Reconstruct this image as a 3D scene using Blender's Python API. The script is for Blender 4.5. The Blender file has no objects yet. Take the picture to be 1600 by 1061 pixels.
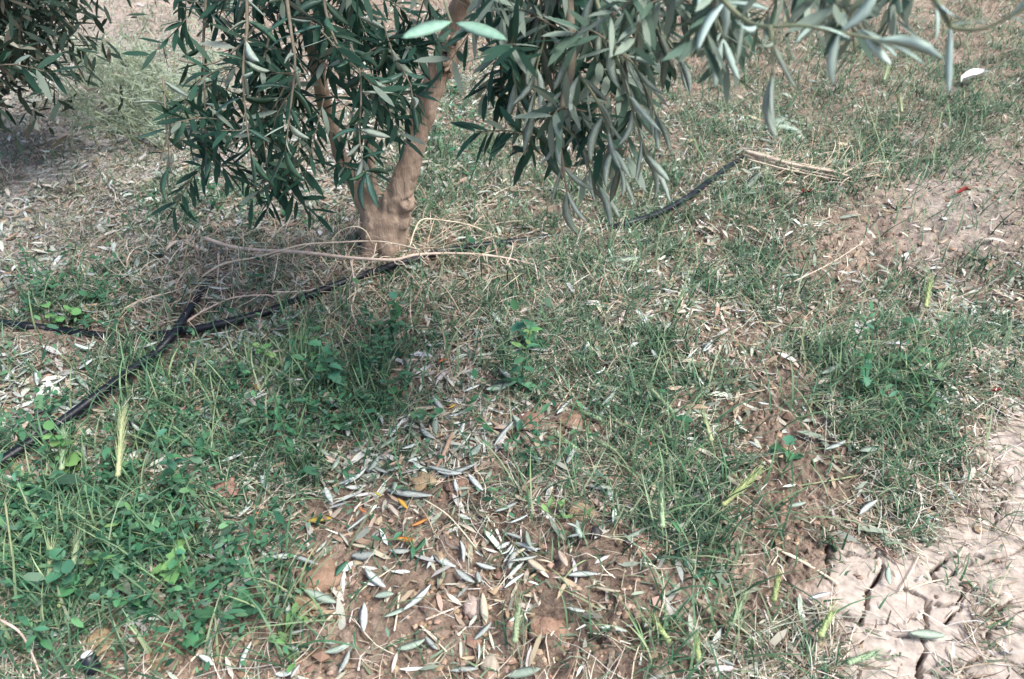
import bpy, math, random
import numpy as np
from mathutils import Vector, Matrix, noise as mnoise

R = random.Random(7)
NR = np.random.default_rng(11)
SC = bpy.context.scene
COL = SC.collection

# ------------------------------------------------------------------ camera, sky, sun, exposure
CAM_H, PITCH, LENS = 1.0, math.radians(38), 26.0
cam_d = bpy.data.cameras.new('camera'); cam_d.lens = LENS; cam_d.sensor_width = 36
cam_d.clip_start = 0.02; cam_d.clip_end = 400
cam_d.dof.use_dof = True; cam_d.dof.focus_distance = 1.45; cam_d.dof.aperture_fstop = 6.5
cam = bpy.data.objects.new('camera', cam_d); COL.objects.link(cam)
cam.location = (0, 0, CAM_H); cam.rotation_euler = (math.pi / 2 - PITCH, 0, 0)
SC.camera = cam

SUN_EL, SUN_AZ = math.radians(60), math.radians(112)      # azimuth clockwise from +Y: high, from the right
world = bpy.data.worlds.new('World'); SC.world = world; world.use_nodes = True
wn = world.node_tree.nodes; wl = world.node_tree.links
sky = wn.new('ShaderNodeTexSky'); sky.sky_type = 'NISHITA'; sky.sun_disc = False
sky.sun_elevation = SUN_EL; sky.sun_rotation = SUN_AZ; sky.air_density = 1.0; sky.dust_density = 4.0; sky.ozone_density = 1.0
bg = wn['Background']; bg.inputs[1].default_value = 0.078
wl.new(sky.outputs[0], bg.inputs[0])
sun_d = bpy.data.lights.new('sun', 'SUN'); sun_d.energy = 1.5; sun_d.angle = math.radians(22); sun_d.color = (1, .995, .93)
sun = bpy.data.objects.new('sun', sun_d); COL.objects.link(sun)
sd = Vector((math.sin(SUN_AZ) * math.cos(SUN_EL), math.cos(SUN_AZ) * math.cos(SUN_EL), math.sin(SUN_EL)))
sun.rotation_euler = sd.to_track_quat('Z', 'Y').to_euler(); sun.location = sd * 20
SC.view_settings.view_transform = 'Standard'; SC.view_settings.look = 'None'
SC.view_settings.exposure = 1.68; SC.view_settings.gamma = 1.0

# ------------------------------------------------------------------ pixel <-> place helpers (layout read off the photograph)
F = LENS / 36 * 1600
SP, CP = math.sin(PITCH), math.cos(PITCH)
def ray(px, py):
    u, v = (px - 800) / F, (py - 530.5) / F
    return u, CP - v * SP, -(SP + v * CP)                     # per unit of depth
def at_z(px, py, z=0.0):
    x, y, d = ray(px, py); t = (z - CAM_H) / d
    return Vector((x * t, y * t, z))
def at_depth(px, py, t):
    x, y, d = ray(px, py)
    return Vector((x * t, y * t, CAM_H + d * t))
def at_y(px, py, Y):
    x, y, d = ray(px, py); t = Y / y
    return Vector((x * t, Y, CAM_H + d * t))
def to_px(x, y):
    dep = y * CP + CAM_H * SP; v = -(y * SP - CAM_H * CP) / dep
    return 800 + F * x / dep, 530.5 + F * v, dep

# ------------------------------------------------------------------ numpy noise and ground height
def _h(i, j, s):
    n = (i.astype(np.int64) * 374761393 + j.astype(np.int64) * 668265263 + s * 1442695041) & 0x7fffffff
    n = ((n ^ (n >> 13)) * 1274126177) & 0x7fffffff
    return ((n ^ (n >> 16)) & 0xffff) / 65535.0
def vn(x, y, s=0):
    i, j = np.floor(x), np.floor(y); fx, fy = x - i, y - j
    fx = fx * fx * fx * (fx * (fx * 6 - 15) + 10); fy = fy * fy * fy * (fy * (fy * 6 - 15) + 10)
    a, b, c, d = _h(i, j, s), _h(i + 1, j, s), _h(i, j + 1, s), _h(i + 1, j + 1, s)
    return (a * (1 - fx) + b * fx) * (1 - fy) + (c * (1 - fx) + d * fx) * fy
def fbm(x, y, f, o, s=0, g=.5):
    t = 0; a = 1; n = 0
    for k in range(o):
        ca, sa = math.cos(k * 1.1 + s), math.sin(k * 1.1 + s)
        t = t + a * vn((x * ca - y * sa) * f + 17.3 * k, (x * sa + y * ca) * f + 9.1 * k, s + k); n += a; a *= g; f *= 2.03
    return t / n
def blobs(px, py, L):
    r = 0
    for cx, cy, rx, ry, a in L: r = r + a * np.exp(-((px - cx) / rx) ** 2 - ((py - cy) / ry) ** 2)
    return np.clip(r, 0, 1)
MUD = [(1560, 1000, 190, 170, 1.4), (1590, 790, 75, 110, 1.3), (1400, 960, 110, 110, .9), (1700, 900, 150, 300, 1.4), (1330, 880, 50, 60, .5), (1560, 1200, 320, 160, 1.2)]
def mudmask(x, y):
    px, py, d = to_px(x, y)
    m = blobs(px, py, MUD) + (fbm(x, y, 16, 4, 5) - .5) * 1.1
    m = np.clip((m - .35) / .6, 0, 1)
    return np.where(y < .12, np.where(x > .2, m, 0), m)
def height(x, y, fine=True):
    x = np.asarray(x, float); y = np.asarray(y, float)
    m = mudmask(x, y)
    h = (fbm(x, y, 2.2, 2, 1) - .5) * .05 * (1 - m * .4)
    c = np.abs(fbm(x, y, 13, 2, 2) - .5) * 2
    lump = np.clip(fbm(x, y, 7, 2, 8) * 1.8 - .5, .15, 1)
    h = h + (1 - m * .92) * lump * ((.5 - c) * .022) * (1 - m * .6)
    if fine:
        h = h + (1 - m * .93) * ((fbm(x, y, 45, 3, 3, .6) - .5) * .038 * lump + (np.abs(fbm(x, y, 80, 2, 6) - .5) * -2 + .5) * .010 + (fbm(x, y, 190, 2, 16) - .5) * .010)
        h = h + m * (fbm(x, y, 26, 4, 12) - .5) * .0022
    px, py, d = to_px(x, np.maximum(y, .1))
    h = h + .02 * np.exp(-((x + .33) / .16) ** 2 - ((y - 1.66) / .16) ** 2)       # soil heaped round the trunk
    return h
def gz(x, y): return float(height(np.array([x]), np.array([y]))[0])
def G(px, py, lift=0.0):
    p = at_z(px, py, 0)
    for _ in range(2): p = at_z(px, py, gz(p.x, p.y) + lift)
    return p

# ------------------------------------------------------------------ materials
def mat(name, col=(.5, .5, .5), rough=.7, attr=None, trans=0.0, var=.0, spec=.3, nscale=30, ncol=None, bump=0, bscale=80):
    m = bpy.data.materials.new(name); m.use_nodes = True
    n, l = m.node_tree.nodes, m.node_tree.links
    b = n['Principled BSDF']; b.inputs['Roughness'].default_value = rough
    b.inputs['Specular IOR Level'].default_value = spec
    if attr:
        a = n.new('ShaderNodeAttribute'); a.attribute_name = attr; src = a.outputs['Color']
    else:
        a = n.new('ShaderNodeRGB'); a.outputs[0].default_value = (*col, 1); src = a.outputs[0]
    if ncol:
        t = n.new('ShaderNodeTexNoise'); t.inputs['Scale'].default_value = nscale; t.inputs['Detail'].default_value = 5
        tc = n.new('ShaderNodeTexCoord'); l.new(tc.outputs['Object'], t.inputs['Vector'])
        r = n.new('ShaderNodeValToRGB'); r.color_ramp.elements[0].position = .38; r.color_ramp.elements[1].position = .65
        l.new(t.outputs[0], r.inputs[0])
        x = n.new('ShaderNodeMix'); x.data_type = 'RGBA'; l.new(r.outputs[0], x.inputs[0]); l.new(src, x.inputs[6]); x.inputs[7].default_value = (*ncol, 1)
        src = x.outputs[2]
    if var:
        o = n.new('ShaderNodeObjectInfo'); mr = n.new('ShaderNodeMapRange'); mr.inputs[3].default_value = 1 - var; mr.inputs[4].default_value = 1 + var
        l.new(o.outputs['Random'], mr.inputs[0])
        hs = n.new('ShaderNodeHueSaturation'); l.new(mr.outputs[0], hs.inputs['Value']); l.new(src, hs.inputs['Color'])
        mr2 = n.new('ShaderNodeMapRange'); mr2.inputs[3].default_value = .47; mr2.inputs[4].default_value = .53
        ml = n.new('ShaderNodeMath'); ml.operation = 'MULTIPLY'; ml.inputs[1].default_value = 7.31; fr = n.new('ShaderNodeMath'); fr.operation = 'FRACT'
        l.new(o.outputs['Random'], ml.inputs[0]); l.new(ml.outputs[0], fr.inputs[0]); l.new(fr.outputs[0], mr2.inputs[0]); l.new(mr2.outputs[0], hs.inputs['Hue'])
        src = hs.outputs[0]
    l.new(src, b.inputs['Base Color'])
    if bump:
        t = n.new('ShaderNodeTexNoise'); t.inputs['Scale'].default_value = bscale; t.inputs['Detail'].default_value = 6
        tc = n.new('ShaderNodeTexCoord'); l.new(tc.outputs['Object'], t.inputs['Vector'])
        bp = n.new('ShaderNodeBump'); bp.inputs['Strength'].default_value = bump; bp.inputs['Distance'].default_value = .004
        l.new(t.outputs[0], bp.inputs['Height']); l.new(bp.outputs[0], b.inputs['Normal'])
    if trans:
        tr = n.new('ShaderNodeBsdfTranslucent'); l.new(src, tr.inputs[0]); mx = n.new('ShaderNodeMixShader'); mx.inputs[0].default_value = trans
        l.new(b.outputs[0], mx.inputs[1]); l.new(tr.outputs[0], mx.inputs[2]); l.new(mx.outputs[0], n['Material Output'].inputs[0])
    return m
M = {}
M['plant'] = mat('grass_blades', attr='col', rough=.6, trans=.18, spec=.25)
M['straw'] = mat('dry_straw', attr='col', rough=.8, spec=.15)
M['top'] = mat('olive_leaf_upper', (.034, .100, .072), .42, trans=.06, var=.5, spec=.5, nscale=9, ncol=(.065, .125, .075))
M['top2'] = mat('olive_leaf_upper_grey', (.10, .135, .105), .5, trans=.06, var=.3, spec=.4, nscale=9, ncol=(.14, .17, .13))
M['under'] = mat('olive_leaf_underside', (.31, .385, .32), .7, trans=.08, var=.35, nscale=12, ncol=(.37, .44, .38))
M['fresh'] = mat('olive_leaf_young', (.24, .43, .33), .5, trans=.15, var=.08, nscale=6, ncol=(.33, .50, .42))
M['fresh2'] = mat('olive_leaf_pale', (.42, .55, .50), .5, trans=.1, var=.25)
M['silver'] = mat('fallen_leaf_silver', (.54, .58, .55), .7, var=.32, nscale=14, ncol=(.40, .44, .41))
M['grey'] = mat('fallen_leaf_grey_green', (.25, .32, .26), .65, var=.3, nscale=14, ncol=(.31, .37, .31))
M['tan'] = mat('fallen_leaf_tan', (.47, .40, .315), .75, var=.2, nscale=14, ncol=(.38, .32, .24))
M['orange'] = mat('fallen_leaf_orange', (.62, .25, .05), .6, var=.15, nscale=10, ncol=(.58, .32, .10))
M['yellow'] = mat('fallen_leaf_yellow', (.50, .40, .07), .6, var=.1, nscale=10, ncol=(.35, .33, .06))
M['green_leaf'] = mat('fallen_leaf_green', (.05, .15, .09), .5, var=.2)
M['bark'] = mat('olive_bark', (.43, .325, .255), .9, nscale=22, ncol=(.29, .215, .165), bump=.8, bscale=70, spec=.1)
_n, _l = M['bark'].node_tree.nodes, M['bark'].node_tree.links
_bt = [q for q in _n if q.type == 'TEX_NOISE'][-1]; _mp = _n.new('ShaderNodeMapping'); _mp.inputs['Scale'].default_value = (1, 1, .22); _tc = _n.new('ShaderNodeTexCoord')
_l.new(_tc.outputs['Object'], _mp.inputs[0]); _l.new(_mp.outputs[0], _bt.inputs['Vector']); _bt.inputs['Roughness'].default_value = .7
[q for q in _n if q.type == 'BUMP'][0].inputs['Distance'].default_value = .012
M['twig'] = mat('olive_twig_bark', (.17, .15, .11), .8, nscale=60, ncol=(.24, .21, .16), spec=.2)
M['twiggreen'] = mat('olive_shoot_bark', (.16, .19, .12), .7, nscale=60, ncol=(.22, .23, .15), spec=.2)
M['deadwood'] = mat('dry_twig_bark', (.70, .60, .48), .85, nscale=70, ncol=(.55, .45, .35), spec=.15, var=.12)
M['stalkbrown'] = mat('dry_stalk_brown', (.30, .205, .145), .85, nscale=80, ncol=(.40, .30, .21), spec=.15, var=.2)
M['stalkgreen'] = mat('grass_stem_green', (.22, .28, .14), .7, nscale=50, ncol=(.30, .32, .19), var=.2)
M['hose'] = mat('black_polyethylene', (.004, .0055, .012), .42, nscale=25, ncol=(.008, .010, .016), spec=.4, bump=.15, bscale=150)
M['weed'] = mat('weed_leaf', (.045, .155, .080), .55, trans=.15, var=.4, spec=.35, nscale=50, ncol=(.07, .19, .10))
M['weedpale'] = mat('weed_leaf_pale', (.14, .30, .10), .55, trans=.18, var=.25, nscale=50, ncol=(.18, .34, .13))
M['weedstem'] = mat('weed_stem', (.10, .17, .08), .6, var=.2)
M['spike'] = mat('barley_spike_green', (.34, .46, .28), .6, trans=.2, var=.2)
M['spikey'] = mat('barley_spike_yellow', (.42, .50, .23), .6, trans=.2, var=.12)
M['spikep'] = mat('barley_spike_pale', (.40, .46, .26), .6, trans=.15, var=.12)
M['stone'] = mat('pink_grey_stone', (.34, .27, .225), .85, nscale=60, ncol=(.45, .38, .33), bump=.5, bscale=200, var=.12)
M['clod'] = mat('soil_clod_earth', (.27, .18, .125), .95, nscale=90, ncol=(.36, .25, .18), bump=.8, bscale=220, spec=.05, var=.15)
M['black'] = mat('black_plastic', (.012, .014, .024), .4, spec=.5)
M['white'] = mat('white_scrap', (.74, .74, .74), .7, nscale=40, ncol=(.62, .62, .60))
M['petal'] = mat('red_petal', (.22, .025, .02), .7, trans=.1)
M['fruit'] = mat('dark_dried_fruit', (.03, .028, .035), .6, nscale=60, ncol=(.06, .055, .05))

def soil_material():
    m = bpy.data.materials.new('earth'); m.use_nodes = True
    n, l = m.node_tree.nodes, m.node_tree.links; b = n['Principled BSDF']
    b.inputs['Roughness'].default_value = .95; b.inputs['Specular IOR Level'].default_value = .08
    a = n.new('ShaderNodeAttribute'); a.attribute_name = 'col'
    tc = n.new('ShaderNodeTexCoord')
    t = n.new('ShaderNodeTexNoise'); t.inputs['Scale'].default_value = 55; t.inputs['Detail'].default_value = 8; t.inputs['Roughness'].default_value = .65
    l.new(tc.outputs['Object'], t.inputs['Vector'])
    mr = n.new('ShaderNodeMapRange'); mr.inputs[1].default_value = .3; mr.inputs[2].default_value = .7; mr.inputs[3].default_value = .62; mr.inputs[4].default_value = 1.36
    l.new(t.outputs[0], mr.inputs[0])
    hs = n.new('ShaderNodeHueSaturation'); l.new(a.outputs['Color'], hs.inputs['Color']); l.new(mr.outputs[0], hs.inputs['Value'])
    l.new(hs.outputs[0], b.inputs['Base Color'])
    t2 = n.new('ShaderNodeTexNoise'); t2.inputs['Scale'].default_value = 150; t2.inputs['Detail'].default_value = 6; t2.inputs['Roughness'].default_value = .7
    l.new(tc.outputs['Object'], t2.inputs['Vector'])
    bp = n.new('ShaderNodeBump'); bp.inputs['Strength'].default_value = .9; bp.inputs['Distance'].default_value = .009
    l.new(t2.outputs[0], bp.inputs['Height']); l.new(a.outputs['Alpha'], bp.inputs['Strength']); l.new(bp.outputs[0], b.inputs['Normal'])
    return m
M['soil'] = soil_material()

# ------------------------------------------------------------------ mesh helpers
def mesh_np(name, V, Q, cols=None, mats=(), smooth=True):
    V = np.ascontiguousarray(V, np.float32).reshape(-1, 3); Q = np.asarray(Q, np.int32); k = Q.shape[1]
    me = bpy.data.meshes.new(name)
    me.vertices.add(len(V)); me.vertices.foreach_set('co', V.ravel())
    me.loops.add(Q.size); me.loops.foreach_set('vertex_index', Q.ravel())
    me.polygons.add(len(Q)); me.polygons.foreach_set('loop_start', np.arange(0, Q.size, k, dtype=np.int32))
    me.polygons.foreach_set('use_smooth', np.full(len(Q), smooth))
    if cols is not None:
        at = me.attributes.new('col', 'FLOAT_COLOR', 'POINT')
        c = np.ones((len(V), 4), np.float32); c[:, :cols.shape[1]] = cols; at.data.foreach_set('color', c.ravel())
    for q in mats: me.materials.append(q)
    me.update(calc_edges=True)
    return me
def link(name, data, parent=None, label=None, cat=None, group=None, kind=None):
    o = bpy.data.objects.new(name, data); COL.objects.link(o)
    if parent: o.parent = parent
    if label: o['label'] = label
    if cat: o['category'] = cat
    if group: o['group'] = group
    if kind: o['kind'] = kind
    return o
def empty(name, loc, label, cat, group=None):
    o = link(name, None, None, label, cat, group); o.location = loc; o.empty_display_size = .02
    return o
def child(name, me, parent, kind=None):
    """mesh written in world coordinates, hung under a thing standing at parent.location"""
    o = link(name, me, parent, kind=kind)
    w = Vector((0, 0, 0)); p = parent
    while p: w += p.location; p = p.parent
    o.matrix_parent_inverse = Matrix.Translation(-w) if w.length else Matrix.Identity(4)
    return o
def smooth_path(pts, n=4):
    pts = [Vector(p) for p in pts]
    if len(pts) < 3: return [pts[0].lerp(pts[-1], i / n) for i in range(n + 1)]
    out = []
    P = [pts[0] * 2 - pts[1]] + pts + [pts[-1] * 2 - pts[-2]]
    for i in range(1, len(P) - 2):
        for k in range(n):
            t = k / n; a, b, c, d = P[i - 1], P[i], P[i + 1], P[i + 2]
            out.append(.5 * ((2 * b) + (c - a) * t + (2 * a - 5 * b + 4 * c - d) * t * t + (3 * b - a - 3 * c + d) * t ** 3))
    out.append(pts[-1]); return out
def tube(acc, path, radii, sides=6, jit=0, flat=1.0):
    """append a tube to acc=(verts, faces)"""
    V, Fc = acc; n = len(path); b0 = len(V)
    up = Vector((.13, .21, .97))
    for i, p in enumerate(path):
        t = (path[min(i + 1, n - 1)] - path[max(i - 1, 0)])
        t = t.normalized() if t.length > 1e-9 else Vector((0, 1, 0))
        s = t.cross(up); s = s.normalized() if s.length > 1e-4 else Vector((1, 0, 0))
        q = s.cross(t)
        r = radii[0] + (radii[1] - radii[0]) * i / max(1, n - 1) if len(radii) == 2 else radii[min(i, len(radii) - 1)]
        r *= 1 + R.uniform(-jit, jit)
        for k in range(sides):
            a = 2 * math.pi * k / sides
            V.append(p + s * (math.cos(a) * r) + q * (math.sin(a) * r * flat))
    for i in range(n - 1):
        for k in range(sides):
            a, b = b0 + i * sides + k, b0 + i * sides + (k + 1) % sides
            Fc.append((a, b, b + sides, a + sides))
    Fc.append(tuple(b0 + k for k in reversed(range(sides)))); Fc.append(tuple(b0 + (n - 1) * sides + k for k in range(sides)))
def acc_mesh(name, acc, mats, smooth=True):
    me = bpy.data.meshes.new(name); me.from_pydata([tuple(v) for v in acc[0]], [], acc[1])
    for q in mats: me.materials.append(q)
    me.polygons.foreach_set('use_smooth', [smooth] * len(me.polygons)); me.update(); return me

# ------------------------------------------------------------------ ground: one sheet with clods, and the cracked mud crust
def axis(lo, hi, segs, far):
    a = [lo]
    while a[-1] < hi:
        c = a[-1]; st = .012
        for s0, s1, q in segs:
            if s0 <= c < s1: st = q; break
        a.append(c + st)
    st = .02; up = []; c = a[-1]
    while c < far: st *= 1.35; c += st; up.append(c)
    st = .02; dn = []; c = a[0]
    while c > -far: st *= 1.35; c -= st; dn.append(c)
    return np.array(dn[::-1] + a + up)
gx = axis(-2.6, 2.7, [(-2.6, -1.3, .016), (-1.3, -.75, .008), (-.75, .30, .004), (.30, .86, .0019), (.86, 1.3, .008), (1.3, 3, .016)], 120)
gy = axis(.22, 4.4, [(.22, .40, .006), (.40, .82, .0019), (.82, 1.2, .0045), (1.2, 1.9, .007), (1.9, 2.6, .012), (2.6, 5, .022)], 120)
X, Y = np.meshgrid(gx, gy)
def zpt(o, pts): return [at_z(o[0] + a * .2638, o[1] + b * .2638) for a, b in pts]
A8, A4 = (1180, 781), (1180, 520)
CR = [(A8, [(530, 325), (600, 330), (690, 340), (720, 310)], 5.5), (A8, [(755, 385), (735, 430), (700, 490), (672, 570), (660, 615)], 7.5),
      (A8, [(1310, 475), (1215, 575), (1140, 615), (1030, 600), (940, 545), (880, 520)], 5), (A8, [(1215, 635), (1195, 660), (1135, 715)], 5.5),
      (A8, [(1015, 610), (1012, 700), (1022, 770), (990, 820), (1015, 880), (990, 960), (975, 1060)], 7), (A8, [(988, 985), (1070, 1020), (1130, 1060)], 5),
      (A8, [(790, 780), (860, 810), (985, 800)], 4), (A8, [(1050, 470), (1060, 410), (1150, 340), (1165, 325), (1260, 315), (1360, 330)], 5),
      (A8, [(420, 230), (435, 320), (425, 460)], 4.5), (A8, [(440, 770), (520, 850), (545, 930)], 5), (A8, [(525, 670), (560, 690), (625, 730), (650, 670)], 6),
      (A8, [(1215, 1010), (1250, 950), (1390, 905), (1480, 950), (1600, 1000)], 3.2), (A8, [(1390, 905), (1385, 820), (1392, 765), (1440, 700), (1470, 635)], 2.4),
      (A8, [(1330, 650), (1440, 690), (1540, 745), (1600, 760)], 2.4), (A8, [(140, 390), (190, 340), (310, 310)], 4), (A8, [(200, 470), (240, 540), (300, 660), (330, 720)], 4.5),
      (A8, [(110, 900), (185, 870), (280, 830)], 4), (A4, [(1450, 760), (1385, 845), (1440, 880), (1525, 890)], 5.5), (A4, [(1600, 660), (1555, 745), (1480, 690), (1390, 650)], 4),
      (A4, [(1530, 905), (1430, 1050), (1425, 1130), (1400, 1160)], 4), (A4, [(1300, 1030), (1420, 1045)], 3), (A8, [(1570, 1020), (1600, 1030), (1640, 1040)], 6), (A8, [(660, 615), (640, 680)], 2.5),
      (A8, [(755, 385), (720, 310), (700, 230)], 2.2), (A8, [(1215, 635), (1225, 575)], 3), (A8, [(1470, 635), (1560, 560), (1640, 540)], 2.2)]
EXTRA = [[(1480, 900), (1510, 880), (1560, 870), (1640, 840)], [(1640, 700), (1690, 760), (1760, 770)], [(1690, 760), (1680, 880), (1720, 960), (1700, 1060)], [(1400, 1060), (1380, 1120), (1420, 1180)],
         [(1500, 1040), (1520, 1110), (1600, 1150), (1700, 1140)], [(1250, 1000), (1290, 1040), (1280, 1100)]]
cd = np.full(X.shape, 9.0); cw = np.full(X.shape, .003)
reg = (X > .18) & (X < 1.1) & (Y > .3) & (Y < .92)
ii = np.where(reg); rx, ry = X[ii], Y[ii]
wx = rx + (fbm(rx, ry, 60, 3, 21) - .5) * .014; wy = ry + (fbm(rx, ry, 60, 3, 22) - .5) * .014
best = np.full(rx.shape, 9.0); bw = np.full(rx.shape, .002)
lines = [(zpt(o, p), w) for o, p, w in CR] + [([at_z(a, b) for a, b in p], 2.6) for p in EXTRA]
for pts, w in lines:
    for a, b in zip(pts[:-1], pts[1:]):
        dx, dy = b.x - a.x, b.y - a.y; L2 = dx * dx + dy * dy + 1e-12
        t = np.clip(((wx - a.x) * dx + (wy - a.y) * dy) / L2, 0, 1)
        d = np.hypot(wx - a.x - t * dx, wy - a.y - t * dy)
        half = w * .00030 * (.75 + .6 * vn(rx * 40, ry * 40, 31))
        rel = d - half; up = rel < best
        best = np.where(up, rel, best); bw = np.where(up, half, bw)
cd[ii] = best; cw[ii] = bw
Z = height(X, Y)
prof = np.clip(1 - (cd + .0006) / .0016, 0, 1)
crackdepth = np.clip(cw * 22, .014, .05)
lip = np.exp(-(np.maximum(cd, 0) / .004) ** 2) * .0006
Z = Z - prof * crackdepth - np.where(cd < 1, lip, 0)
mm = mudmask(X, Y)
pxg, pyg, dg = to_px(X, np.maximum(Y, .1))
tone = fbm(X, Y, 9, 4, 40)[..., None]; t2 = fbm(X, Y, 40, 3, 44)[..., None]
earth = np.array([.20, .145, .113]) * (1 - tone) + np.array([.41, .315, .255]) * tone
earth = earth * (.8 + .45 * t2)
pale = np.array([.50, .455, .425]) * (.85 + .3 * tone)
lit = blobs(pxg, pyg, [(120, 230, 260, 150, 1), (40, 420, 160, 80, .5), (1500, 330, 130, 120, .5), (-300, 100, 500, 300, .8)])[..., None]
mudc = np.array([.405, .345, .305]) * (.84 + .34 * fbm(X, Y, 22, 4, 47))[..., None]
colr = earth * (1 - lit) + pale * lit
colr = colr * (1 - mm[..., None]) + mudc * mm[..., None]
ny, nx = X.shape
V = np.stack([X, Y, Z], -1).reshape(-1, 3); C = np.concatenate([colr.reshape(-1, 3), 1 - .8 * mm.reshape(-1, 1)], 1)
idx = np.arange(ny * nx).reshape(ny, nx)
Q = np.stack([idx[:-1, :-1], idx[:-1, 1:], idx[1:, 1:], idx[1:, :-1]], -1)
# plates of the crust: cells grown between the cracks become parts of the soil, geometry unbroken
seeds = [(1575, 740), (1590, 830), (1540, 830), (1570, 880), (1530, 920), (1585, 905), (1500, 985), (1560, 970), (1590, 965), (1570, 1020), (1490, 1030), (1530, 1045), (1590, 1050),
         (1330, 900), (1375, 890), (1420, 900), (1400, 960), (1440, 935), (1350, 990), (1330, 1020), (1400, 1030), (1425, 1050), (1480, 870), (1465, 955), (1580, 790), (1660, 820), (1650, 930), (1650, 1030), (1560, 1100), (1450, 1100)]
lab = np.zeros((ny - 1, nx - 1), np.int32)
fcd = .25 * (cd[:-1, :-1] + cd[1:, :-1] + cd[:-1, 1:] + cd[1:, 1:]); fm = .25 * (mm[:-1, :-1] + mm[1:, :-1] + mm[:-1, 1:] + mm[1:, 1:])
free = (fcd > .0002) & (fcd < 5) & (fm > .45)
for k, (a, b) in enumerate(seeds):
    p = at_z(a, b); i = np.searchsorted(gy, p.y) - 1; j = np.searchsorted(gx, p.x) - 1
    lab[i - 2:i + 3, j - 2:j + 3] = k + 1
j0, j1 = np.searchsorted(gx, .15), np.searchsorted(gx, 1.15); i0, i1 = np.searchsorted(gy, .25), np.searchsorted(gy, .95)
sub = lab[i0:i1, j0:j1]; fr = free[i0:i1, j0:j1]; sub[~fr] = 0
for it in range(250):
    for sh, ax in ((1, 0), (-1, 0), (1, 1), (-1, 1)):
        nb = np.roll(sub, sh, ax); g = (sub == 0) & fr & (nb > 0); sub[g] = nb[g]
flat = lab.ravel(); Qf = Q.reshape(-1, 4)
full = mesh_np('soil_all', V, Qf, C, (M['soil'],))
vnorm = np.empty(len(V) * 3, np.float32); full.vertex_normals.foreach_get('vector', vnorm); vnorm = vnorm.reshape(-1, 3)
bpy.data.meshes.remove(full)
def soil_piece(name, sel):
    q = Qf[sel]; u, inv = np.unique(q, return_inverse=True)
    me = mesh_np(name, V[u], inv.reshape(-1, 4), C[u], (M['soil'],)); me.normals_split_custom_set_from_vertices(vnorm[u].tolist()); return me
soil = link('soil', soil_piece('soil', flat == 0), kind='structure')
soil['label'] = 'reddish brown orchard soil with clods under the olive tree'
for k in range(1, len(seeds) + 1):
    s = flat == k
    if s.sum() > 30: link('mud_plate', soil_piece('mud_plate', s), soil)

def _look(x, y):
    j = np.clip(np.searchsorted(gx, x) - 1, 0, nx - 2); i = np.clip(np.searchsorted(gy, y) - 1, 0, ny - 2)
    fx = np.clip((x - gx[j]) / (gx[j + 1] - gx[j]), 0, 1); fy = np.clip((y - gy[i]) / (gy[i + 1] - gy[i]), 0, 1)
    return (Z[i, j] * (1 - fx) + Z[i, j + 1] * fx) * (1 - fy) + (Z[i + 1, j] * (1 - fx) + Z[i + 1, j + 1] * fx) * fy
def height(x, y): return _look(np.asarray(x, float), np.asarray(y, float))
# ------------------------------------------------------------------ olive leaves
def olive_leaf_mesh(name, mats, ratio=.2, curl=.1, fold=.25, side=.0, thick=.007):
    ts = [0, .1, .28, .5, .72, .9, 1]; ws = [.12, .45, .88, 1, .82, .42, 0]
    V = []; Fc = []; mi = []
    def pos(t): return side * math.sin(t * 3.1) * .12, t, -curl * t * t
    rows = []
    for t, w in zip(ts, ws):
        x, y, z = pos(t); hw = w * ratio / 2
        if w == 0: V.append((x, y, z)); rows.append((len(V) - 1,) * 4); continue
        b = len(V); V += [(x - hw, y, z + hw * fold), (x, y, z + thick * .3), (x + hw, y, z + hw * fold), (x, y, z - thick * .7)]
        rows.append((b, b + 1, b + 2, b + 3))
    for (a, m, c, d), (a2, m2, c2, d2) in zip(rows[:-1], rows[1:]):
        if a2 == m2:
            for f, q in (((a, m, a2), 0), ((m, c, a2), 0), ((d, a, a2), 1), ((c, d, a2), 1)): Fc.append(f); mi.append(q)
        else:
            for f, q in (((a, m, m2, a2), 0), ((m, c, c2, m2), 0), ((d, a, a2, d2), 1), ((c, d, d2, c2), 1)): Fc.append(f); mi.append(q)
    a, m, c, d = rows[0]; Fc.append((a, d, c, m)); mi.append(1)
    me = bpy.data.meshes.new(name); me.from_pydata(V, [], [tuple(reversed(f)) for f in Fc])
    for q in mats: me.materials.append(q)
    me.polygons.foreach_set('material_index', mi); me.polygons.foreach_set('use_smooth', [True] * len(mi)); me.update()
    return me
LEAFV = [(.22, .06, .16, 0), (.19, .18, .22, 1), (.24, -.05, .10, -1), (.21, .26, .2, .6), (.18, .02, .3, -.5)]
FALLV = [(.22, .02, .07, 0), (.20, .07, .10, .4), (.26, -.03, .05, -.3), (.18, .09, .12, .2), (.23, .0, .08, -.15), (.17, .16, .15, .6)]
LM = {}
for key, ms in {'dark': ('top', 'under'), 'grey': ('top2', 'under'), 'fresh': ('fresh', 'fresh2'), 'pale': ('fresh2', 'fresh2'), 'fs': ('grey', 'silver'), 'ft': ('tan', 'tan'), 'fg': ('grey', 'grey'), 'fo': ('orange', 'orange'), 'fy': ('yellow', 'yellow'), 'fgr': ('green_leaf', 'grey')}.items():
    LM[key] = [olive_leaf_mesh('olive_leaf_' + key, [M[m] for m in ms], r * (.8 if key == 'grey' else 1), c, f, s) for r, c, f, s in (FALLV if key[0] == 'f' and len(key) < 4 else LEAFV)]
def frame(base, d, n, L, wide=1.0):
    y = d.normalized(); z = (n - y * n.dot(y)); z = z.normalized() if z.length > 1e-5 else y.orthogonal().normalized(); x = y.cross(z)
    m = Matrix((x * L * wide, y * L, z * L)).transposed().to_4x4(); m.translation = base; return m
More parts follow.
